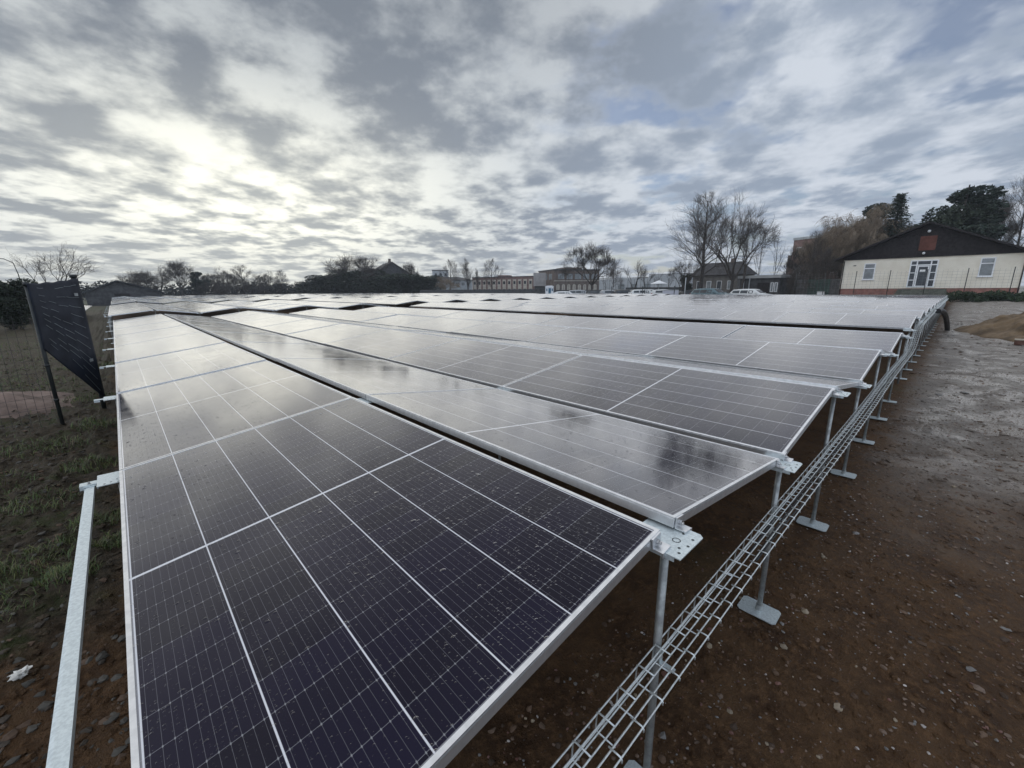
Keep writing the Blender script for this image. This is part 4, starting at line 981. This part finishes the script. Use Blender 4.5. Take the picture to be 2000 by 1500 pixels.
# green gate and dark panels left of the bungalow
t, L_ = bld('gate', (53.8, 11.6), (51.6, 7.4), -0.75, 'dark green metal gate panels between thicket and bungalow', 'gate')
M_GREEN = wall_mat('dark_green_paint', (0.010, 0.050, 0.036), .6, .3, 3)
for i in range(4): part('gate_panel', M_GREEN if i in (1, 2) else M_DARKW, t, ((i * L_ / 4 + .04, 0, .15), ((i + 1) * L_ / 4 - .04, .03, 2.35)))
for i in range(5): part('gate_post', M_DARKW, t, ((i * L_ / 4 - .04, -.02, 0), (i * L_ / 4 + .04, .06, 2.45)))
for i in range(4): part('slat', M_DARKW, t, *[((i * L_ / 4 + .1 + k * .16, -.012, .2), (i * L_ / 4 + .15 + k * .16, -.001, 2.3)) for k in range(6)])
t = empty('crate', (52.3, 9.1, -0.75), 'small pale box on the ground before the green gate', 'box'); part('box', M_WHITE, t, ((-.25, -.3, 0), (.25, .3, 1.1))); part('lid', M_GREYW, t, ((-.28, -.33, 1.101), (.28, .33, 1.16)))

# low garage with white fascia
t, L_ = bld('garage', (58.95, 19.06), (58.17, 14.4), -0.9, 'low dark flat roofed garage with a white fascia behind the white car', 'garage')
part('wall', M_DARKW, t, ((0, 0, 0), (L_, 6, 2.85))); part('fascia', wall_mat('grey_fascia', (0.36, 0.36, 0.35), .7), t, ((-.2, -.3, 2.85), (L_ + .2, 6.2, 3.2)))
for xx in (.55, 1.25): part('pillar', M_GREYW, t, ((xx, -.28, 0), (xx + .1, -.18, 2.848)))
part('door_panel', M_TIMB, t, ((2.2, -.04, 0.02), (3.6, -.003, 2.3))); 
for k in range(2): window(t, 3.75 + k * .45, 4.1 + k * .45, 1.2, 2.3, pm=M_GLZP, sill=False)
# dark roofed house
t, L_ = bld('house', (70.5, 30.2), (69.0, 22.8), -0.9, 'long house with a dark steep roof behind the two great bare trees', 'house')
part('wall', M_BEIGE, t, ((0, 0, 0), (L_, 4.6, 3.7)))
b = MB(); b.add([(-.4, -.4, 3.7), (L_ + .4, -.4, 3.7), (L_ + .4, 5.0, 3.7), (-.4, 5.0, 3.7), (.3, 2.3, 5.7), (L_ - .9, 2.3, 5.7)], [(0, 1, 5, 4), (1, 2, 5), (2, 3, 4, 5), (3, 0, 4), (3, 2, 1, 0)]); rf = b.build('roof', M_SLATE, t)
part('chimney', M_BRB, rf, ((5.0, 2.0, 5.3), (5.5, 2.5, 6.2)))
for k in range(4): window(t, .8 + k * 1.75, 1.6 + k * 1.75, 1.5, 2.8, pm=(M_GLZ, M_GLZP)[k % 2], sill=False)
# brick flats
t, L_ = bld('flats', (87.4, 21.4), (84.0, 12.4), -0.9, 'tall brick flats glimpsed through the tangled bare trees', 'building')
part('wall', M_BRC, t, ((1.0, 0, 0), (L_, 9, 9.6))); part('side_wing', M_BRB, t, ((0, .4, 0), (.995, 9, 7.2))); part('parapet', M_GREYW, t, ((.9, -.1, 9.6), (L_ + .1, 9.1, 10.0)))
for z_ in (1.3, 4.0, 6.9):
    for k in range(4): window(t, 1.6 + k * 2.0, 2.8 + k * 2.0, z_, z_ + 1.5, sill=False, pm=(M_GLZP, M_GLZ)[k % 2])
# pale industrial hall
t, L_ = bld('hall', (106.75, 75.5), (107.07, 46.5), -0.9, 'long pale grey industrial hall on the horizon behind the parked cars', 'building')
b = MB(); b.prism([(0, 0), (L_, 0), (L_, 5.3), (L_ * .6, 5.2), (L_ * .595, 4.6), (0, 4.4)], 'y', 0, 25); b.build('wall', M_HALL, t)
part('roof_edge', M_SLATE, t, ((0, -.1, 4.61), (L_ * .594, 0.0, 4.75)), ((L_ * .6, -.1, 5.3), (L_, 0.0, 5.45)))
for k in range(14): part('seam', M_BEIGE, t, ((1 + k * 2.0, -.06, .2), (1.08 + k * 2.0, -.001, 4.3)))
for k in range(3): part('loading_door', M_GLZP, t, ((8 + k * 4, -.08, .1), (10 + k * 4, -.002, 3.0)))
# brown brick building
t, L_ = bld('brick_building', (75.7, 65.0), (86.1, 59.7), -0.9, 'broad brown brick building with two window storeys and a raised roof middle', 'building')
part('wall', M_BRB, t, ((0, 0, 0), (L_, 10.5, 6.05))); part('cornice', M_DARKW, t, ((-.15, -.15, 6.05), (L_ + .15, 10.65, 6.3)))
part('roof_step', M_BRB, t, ((2.9, .3, 6.302), (7.2, 6, 6.72))); part('string_course', M_CRM2, t, ((-.06, -.06, 3.55), (L_ + .06, -.002, 3.72)))
for k in range(5): window(t, .9 + k * 2.15, 2.55 + k * 2.15, 3.95, 5.3, pm=M_GLZP, sill=False, mull=(1.45 + k * 2.15, 2.0 + k * 2.15), mat=M_BRB)
for k in range(8):
    x_ = .55 + k * 1.38; f_ = MB(); pts = [(x_, 1.2), (x_ + .8, 1.2), (x_ + .8, 2.5)] + [(x_ + .4 + .4 * cos(a), 2.5 + .35 * sin(a)) for a in (pi * .2, pi * .4, pi * .6, pi * .8)] + [(x_, 2.5)]
    f_.prism(pts, 'y', -.03, -.003); w_ = f_.build('window', M_CRM2, t); g_ = MB(); g_.box((x_ + .36, -.045, 1.3), (x_ + .44, -.031, 2.7)); g_.build('mullion', M_BRB, w_)
for k in range(3): 
    b = MB(); b.box((-.03, 1.5 + k * 3, 3.95), (-.003, 3.4 + k * 3, 5.3)); w_ = b.build('window', M_GLZP, t)
# pale box wing
t, L_ = bld('annex', (76.2, 72.2), (78.2, 69.7), -0.9, 'pale grey box shaped annex raised on a dark base, left of the brown brick building', 'building')
part('upper_box', wall_mat('annex_render', (0.34, 0.32, 0.31), .85), t, ((0, 0, 2.5), (L_, 5, 5.7))); part('base', M_DARKW, t, ((.3, .3, 0), (L_ - .2, 5, 2.498)))
# long striped building
t, L_ = bld('striped_building', (77.5, 98.2), (83.4, 79.0), -0.9, 'long low building with tall pale bays between reddish brick piers', 'building')
part('wall', M_BRC, t, ((0, 0, 0), (L_, 9, 5.1))); part('parapet', M_DARKW, t, ((-.1, -.12, 5.1), (L_ + .1, 9.1, 5.3)))
part('roof_box', M_BRC, t, ((7.4, 2, 5.302), (10.5, 5, 5.75)))
for k in range(12):
    x_ = .35 + k * 1.66; b = MB(); b.box((x_, -.04, .35), (x_ + 1.05, -.003, 4.5)); w_ = b.build('bay', M_CRM2, t)
    part('pane', M_GLZ, w_, ((x_ + .2, -.055, 3.2), (x_ + .85, -.0405, 4.0))); part('pane', M_GLZ, w_, ((x_ + .2, -.055, 1.3), (x_ + .85, -.0405, 1.9)))
# white house with dark hipped roof and flat tower behind
t, L_ = bld('white_house', (66.6, 100.2), (77.2, 98.0), -0.9, 'two storey off white house with a low dark hipped roof', 'house')
part('wall', M_GREYW, t, ((0, 0, 0), (L_, 9, 4.5)))
b = MB(); b.add([(-.4, -.4, 4.5), (L_ + .4, -.4, 4.5), (L_ + .4, 9.4, 4.5), (-.4, 9.4, 4.5), (2.4, 4.5, 5.5), (L_ - 2, 4.5, 5.5)], [(0, 1, 5, 4), (1, 2, 5), (2, 3, 4, 5), (3, 0, 4), (3, 2, 1, 0)]); b.build('roof', M_SLATE, t)
for z_ in (.9, 2.9):
    for k in range(8): window(t, 4.2 + (k // 2) * 1.6 + (k % 2) * .55, 4.65 + (k // 2) * 1.6 + (k % 2) * .55, z_, z_ + 1.0, sill=False, fr=.04)
t, L_ = bld('tower_block', (81.6, 125.6), (86.2, 122.6), -0.9, 'pale flat topped block rising behind the white house', 'building')
part('wall', M_GREYW, t, ((0, 0, 0), (L_, 6, 8.3))); part('parapet', M_DARKW, t, ((-.1, -.1, 8.3), (L_ + .1, 6.1, 8.55))); 
for k in range(3): window(t, .6 + k * 1.7, 1.6 + k * 1.7, 6.4, 7.5, sill=False)
# gabled dark house
t, L_ = bld('gabled_house', (51.0, 107.2), (61.4, 104.6), -0.9, 'dark steep gabled house behind the evergreens, with a small chimney on its peak', 'house')
part('wall', M_DARKW, t, ((0.4, 0, 0), (L_ - .4, 10, 5.9)))
b = MB(); b.prism([(.4, 5.9), (L_ - .4, 5.9), (L_ * .5, 9.0)], 'y', 0.02, 9.98); b.build('gable_wall', M_DARKW, t)
rf = gable_roof(t, -.2, L_ + .2, -.4, 10.4, 5.8, L_ * .5, 9.3, .2, M_SLATE); part('chimney', M_BRB, rf, ((L_ * .5 - .3, 2, 9.0), (L_ * .5 + .3, 2.6, 10.2)))
for k in range(2): window(t, 3.2 + k * 2.4, 4.2 + k * 2.4, 3.6, 5.0, sill=False)
# dark barn at the left
t, L_ = bld('barn', (-2.7, 79.4), (5.4, 79.4), -0.9, 'dark barn with a wide low gable at the left horizon', 'barn')
part('wall', M_DARKW, t, ((0.2, 0, 0), (L_ - .2, 12, 1.75)))
b = MB(); b.prism([(.2, 1.75), (L_ - .2, 1.75), (L_ * .44, 3.2)], 'y', 0.02, 11.9); b.build('gable_wall', M_DARKW, t)
gable_roof(t, -.2, L_ + .2, -.3, 12.3, 1.75, L_ * .44, 3.4, .15, wall_mat('barn_roof', (0.035, 0.040, 0.046), .8)); part('door_panel', M_TIMB, t, ((3, -.05, 0), (4.6, -.003, 1.6)))
# low garden wall in the middle distance
t, L_ = bld('garden_wall', (50.0, 82.0), (67.6, 62.4), -0.9, 'long low dark wall in front of the distant buildings', 'wall'); part('wall', M_DARKW, t, ((0, 0, 0), (L_, .3, 1.72))); part('coping', M_BEIGE, t, ((0, -.04, 1.722), (L_, .34, 1.79)))
t, L_ = bld('garden_wall', (67.8, 61.5), (78.5, 48.5), -0.9, 'low dark wall below the brown brick building', 'wall'); part('wall', M_DARKW, t, ((0, 0, 0), (L_, .3, 1.5))); part('coping', M_BEIGE, t, ((0, -.04, 1.502), (L_, .34, 1.56)))
t, L_ = bld('garden_wall', (79.0, 48.0), (86.0, 34.0), -0.9, 'dark low wall below the pale hall, behind the parked cars', 'wall'); part('wall', M_DARKW, t, ((0, 0, 0), (L_, .3, 1.9))); part('coping', M_BEIGE, t, ((0, -.04, 1.902), (L_, .34, 1.96)))

# small things in the middle distance
t = empty('portable_toilet', (41.3, 36.0, -0.9), 'white and blue portable toilet cabin standing past the far edge of the panels', 'portable toilet', rz=radians(-49))
part('cabin', M_WHITE, t, ((-.52, -.5, .05), (.52, .5, 1.98))); part('roof', M_WHITE, t, ((-.56, -.54, 1.982), (.56, .54, 2.08)), ((-.4, -.4, 2.08), (.4, .4, 2.16)))
M_BLU = wall_mat('blue_door', (0.05, 0.13, 0.20), .5); part('door', M_BLU, t, ((-.12, -.53, .12), (.2, -.502, 1.85))); part('base', M_DARKW, t, ((-.55, -.53, 0), (.55, .53, .048)))
for xx in (-.4, .3): part('vent', M_BLU, t, ((xx, -.52, 1.5), (xx + .14, -.502, 1.8)))
t = empty('container', (54.0, 25.8, -0.9), 'plain pale lavender white box standing beside the parked cars', 'container', rz=radians(-64))
part('body', wall_mat('lavender_white', (0.50, 0.50, 0.56), .6, .05), t, ((-1.0, -.6, .1), (.95, .6, 1.45))); part('lid', M_GREYW, t, ((-1.04, -.64, 1.452), (.99, .64, 1.52)))
for xx in (-.8, .7): part('foot', M_DARKW, t, ((xx, -.5, 0), (xx + .12, .5, .098)))
t = empty('parasol', (62.3, 31.9, -0.9), 'white open parasol beyond the parked cars', 'parasol')
b = MB(); b.tube([(0, 0, 0), (0, 0, 2.7)], .04, 8); b.build('pole', M_GREYW, t, True)
b = MB(); n_ = 8
b.add([(0, 0, 2.95), (0, 0, 2.90)] + [(1.3 * cos(2 * pi * i / n_), 1.3 * sin(2 * pi * i / n_), 2.45) for i in range(n_)] + [(1.3 * cos(2 * pi * i / n_), 1.3 * sin(2 * pi * i / n_), 2.40) for i in range(n_)],
      [(0, 2 + i, 2 + (i + 1) % n_) for i in range(n_)] + [(1, 10 + (i + 1) % n_, 10 + i) for i in range(n_)] + [(2 + i, 10 + i, 10 + (i + 1) % n_, 2 + (i + 1) % n_) for i in range(n_)]); b.build('canopy', M_WHITE, t)
t = empty('street_lamp', (-4.3, 44.0, -0.9), 'slim street lamp with a long arm at the left edge above the hedge', 'street lamp')
b = MB(); b.tube([(0, 0, 0), (-.05, 0, 3.0), (-.15, 0, 3.75)], [.03, .025, .02], 8); b.build('pole', M_POSTD, t, True)
b = MB(); b.tube([(-.15, 0, 3.75), (-.5, 0, 3.98), (-1.3, 0, 4.12)], .025, 6); b.build('arm', M_POSTD, t, True)
b = MB(); b.tube([(-1.3, 0, 4.12), (-1.7, 0, 4.14)], [.06, .04], 8); b.build('lamp_head', M_GREYW, t, True)
t = empty('post', (51.3, 22.7, -0.9), 'pale thin upright post between the dark car and the blue car', 'post'); b = MB(); b.tube([(0, 0, 0), (0, 0, 2.9)], .055, 8); b.build('pole', M_GREYW, t, True); b = MB(); b.tube([(0, 0, 2.9), (0, 0, 2.97)], .075, 8); b.build('cap', M_GREYW, t, True)
for i, (kx, ky, R0) in enumerate(((75.45, 48.76, 90), (70.07, 38.33, 80), (54.62, 25.6, 60), (60.0, 33.2, 68))):
    s_ = 56 / R0
    t = empty('fence_post', (kx * s_, ky * s_, -0.9), ['dark post before the pale hall, left of the parked cars', 'dark post standing between the parked cars', 'dark post right of the pale container', 'dark post among the white parked cars'][i], 'post', 'dark posts of the car park fence'); b = MB(); b.tube([(0, 0, 0), (0, 0, 1.95)], .05, 6); b.build('tube', M_POSTD, t, True); b = MB(); b.tube([(0, 0, 1.95), (0, 0, 2.0)], .065, 6); b.build('cap', M_POSTD, t, True)

# ------------------------------------------------------------------ cars
M_TYRE = pmat('tyre', (0.015, 0.015, 0.015), .8); M_RIM = pmat('rim', (0.35, 0.35, 0.36), .35, .8)
M_HL = pmat('headlight', (0.6, 0.62, 0.65), .15); M_TL = pmat('taillight', (0.30, 0.02, 0.02), .25)
def car(name, x_, y_, rz, paint, label, kind='estate', sc=1.0):
    t = empty(name, (x_, y_, -0.82), label, 'car', 'parked cars beyond the panels', rz); t.scale = (sc, sc, sc)
    # stations along the length: x, sill z, belt z, roof z, half width low, half width roof
    if kind == 'estate':
        st = [(-2.28, .45, .95, .98, .70, .55), (-2.2, .28, 1.0, 1.12, .84, .60), (-1.9, .24, 1.02, 1.43, .88, .64), (-1.0, .24, 1.0, 1.50, .90, .66), (-.1, .24, .99, 1.51, .90, .66), (.45, .24, .98, 1.46, .90, .64), (1.15, .24, .97, 1.02, .89, .70), (1.9, .26, .86, .88, .86, .66), (2.22, .32, .72, .74, .76, .6), (2.3, .42, .6, .62, .66, .5)]
    else:
        st = [(-2.0, .45, .92, .95, .70, .55), (-1.9, .28, .98, 1.3, .82, .60), (-1.4, .24, .99, 1.46, .86, .63), (-.3, .24, .98, 1.50, .87, .64), (.3, .24, .97, 1.44, .87, .63), (1.0, .24, .96, 1.0, .86, .68), (1.7, .26, .84, .86, .82, .62), (1.98, .36, .68, .7, .68, .52)]
    b = MB(); nn = 12
    for (sx, zs, zb, zr, wl, wr) in st:
        rr_ = [(wl * .9, zs), (wl, zs + .12), (wl, (zs + zb) / 2), (wl * .97, zb), (wr + (wl * .95 - wr) * .25, zb + (zr - zb) * .75), (wr * .82, zr)]
        for (yy, zz) in rr_: b.v.append((sx, yy, zz))
        for (yy, zz) in reversed(rr_): b.v.append((sx, -yy, zz))
    for i in range(len(st) - 1):
        for j in range(nn):
            j2 = (j + 1) % nn; b.f.append((i * nn + j, i * nn + j2, (i + 1) * nn + j2, (i + 1) * nn + j))
    b.f.append(tuple(range(nn))); b.f.append(tuple((len(st) - 1) * nn + j for j in reversed(range(nn)))); b.mi = [0] * len(b.f)
    bo = b.build('body', paint, t, True)
    def side(i, t0=0.0, t1=1.0, s=1, low=.06, hi=.70):
        a, c_ = st[i], st[i + 1]; res = []
        for tt, hh in ((t0, low), (t1, low), (t1, hi), (t0, hi)):
            q_ = [a[k] + (c_[k] - a[k]) * tt for k in range(6)]
            wlo = q_[4] * .97; whi = q_[5] + (q_[4] * .95 - q_[5]) * .25; z_ = q_[2] + (q_[3] - q_[2]) * hh; w__ = wlo + (whi - wlo) * hh / .75
            res.append(Vector((q_[0], s * (w__ + .006), z_)))
        return res
    for s_ in (1, -1):
        for i in ((2, 3, 4) if kind == 'estate' else (2, 3)):
            v4 = side(i, .06, .94, s_); inn = [p - Vector((0, s_ * .012, 0)) for p in v4]
            g_ = MB(); g_.add(v4 + inn, [(0, 1, 2, 3), (7, 6, 5, 4), (0, 4, 5, 1), (1, 5, 6, 2), (2, 6, 7, 3), (3, 7, 4, 0)]); g_.build('side_window', M_GLZ, t)
        i_ = len(st) - 5 if kind == 'estate' else len(st) - 4
        m_ = MB(); xm = .75; m_.box((xm, s_ * .92, .98), (xm + .14, s_ * 1.06, 1.10)); m_.build('mirror', paint, t)
        h_ = MB(); xf = st[-2][0]; h_.box((xf - .14, s_ * .52, .58), (xf + .05, s_ * .72, .70)); h_.build('headlight', M_HL, t)
        h_ = MB(); xb_ = st[1][0]; h_.box((xb_ - .06, s_ * .62, .78), (xb_ + .10, s_ * .825, .96)); h_.build('taillight', M_TL, t)
        for wx in ((-1.38, 1.38) if kind == 'estate' else (-1.2, 1.22)):
            w_ = MB(); w_.tube([(wx, s_ * .70, .32), (wx, s_ * .905, .32)], .32, 18); wo = w_.build('wheel', M_TYRE, t, False)
            w_ = MB(); w_.tube([(wx, s_ * .906, .32), (wx, s_ * .915, .32)], .2, 12); w_.build('rim', M_RIM, wo)
    # windscreen and rear window
    for (i, nm) in ((5 if kind == 'estate' else 4, 'windscreen'), (1, 'rear_window')):
        a, c_ = st[i], st[i + 1]; f0, f1 = (.12, .9)
        pa = [a[k] + (c_[k] - a[k]) * f0 for k in range(6)]; pb = [a[k] + (c_[k] - a[k]) * f1 for k in range(6)]
        v4 = [Vector((pa[0], pa[5] * .8, pa[3] + .008)), Vector((pa[0], -pa[5] * .8, pa[3] + .008)), Vector((pb[0], -pb[5] * .8, pb[3] + .008)), Vector((pb[0], pb[5] * .8, pb[3] + .008))]
        inn = [p - Vector((0, 0, .006)) for p in v4]
        g_ = MB(); g_.add(v4 + inn, [(0, 1, 2, 3), (7, 6, 5, 4), (0, 4, 5, 1), (1, 5, 6, 2), (2, 6, 7, 3), (3, 7, 4, 0)]); g_.build(nm, M_GLZ, t)
    return t
def paint(n, c): 
    return pmat('paint_' + n, c, .28, 0.0, 1.0, 0.03)
P_W, P_B, P_D, P_S = paint('white', (.62, .63, .62)), paint('bluegrey', (.075, .13, .15)), paint('dark', (.025, .027, .03)), paint('silver', (.32, .33, .34))
car('parked_car', 51.9, 15.3, radians(-100), P_W, 'long white estate car parked before the low garage, nose to the right')
car('parked_car', 50.6, 19.1, radians(-105), P_B, 'blue grey estate car parked left of the white estate', sc=1.07)
car('parked_car', 42.6, 34.1, radians(-48), P_W, 'white car half hidden behind the far panels, right of the toilet cabin', 'hatch', .92)
car('parked_car', 57.6, 24.4, radians(-30), P_D, 'dark hatchback between the pale container and the thin post', 'hatch', .95)
car('parked_car', 59.0, 29.0, radians(-70), P_W, 'white hatchback parked just left of the pale container', 'hatch')
car('parked_car', 57.8, 31.8, radians(-40), P_W, 'white estate car nose on, second left of the container')
car('parked_car', 57.0, 34.2, radians(-35), P_D, 'dark estate car among the white ones before the hall')
car('parked_car', 56.0, 36.2, radians(-38), P_S, 'silver car before the slender tree by the brick building', 'hatch')
car('parked_car', 55.0, 38.0, radians(-45), P_D, 'dark hatchback at the left end of the parked row', 'hatch')
car('parked_car', 53.6, 40.2, radians(-45), P_S, 'silver estate below the large open tree')
car('parked_car', 68.0, 36.0, radians(-60), P_W, 'white car in the back row below the parasol', 'hatch')
car('parked_car', 64.0, 24.6, radians(-60), P_S, 'silver car behind the dark hatchback, near the dark roofed house', 'hatch')

# ------------------------------------------------------------------ thin winter haze
hb = MB(); hb.box((-330, -120, -6), (330, 330, 26)); 
hm = bpy.data.materials.new('haze_air'); hm.use_nodes = True; ht = N(hm.node_tree); ht.n.clear()
ho_ = ht.new('ShaderNodeOutputMaterial'); pv2 = ht.new('ShaderNodeVolumePrincipled'); pv2.inputs['Density'].default_value = 0.0006; pv2.inputs['Color'].default_value = (0.86, 0.92, 1.0, 1)
ht.l.new(pv2.outputs[0], ho_.inputs['Volume'])
o = hb.build('haze', hm); tag(o, 'thin pale winter haze over the whole place', 'haze', kind='stuff')
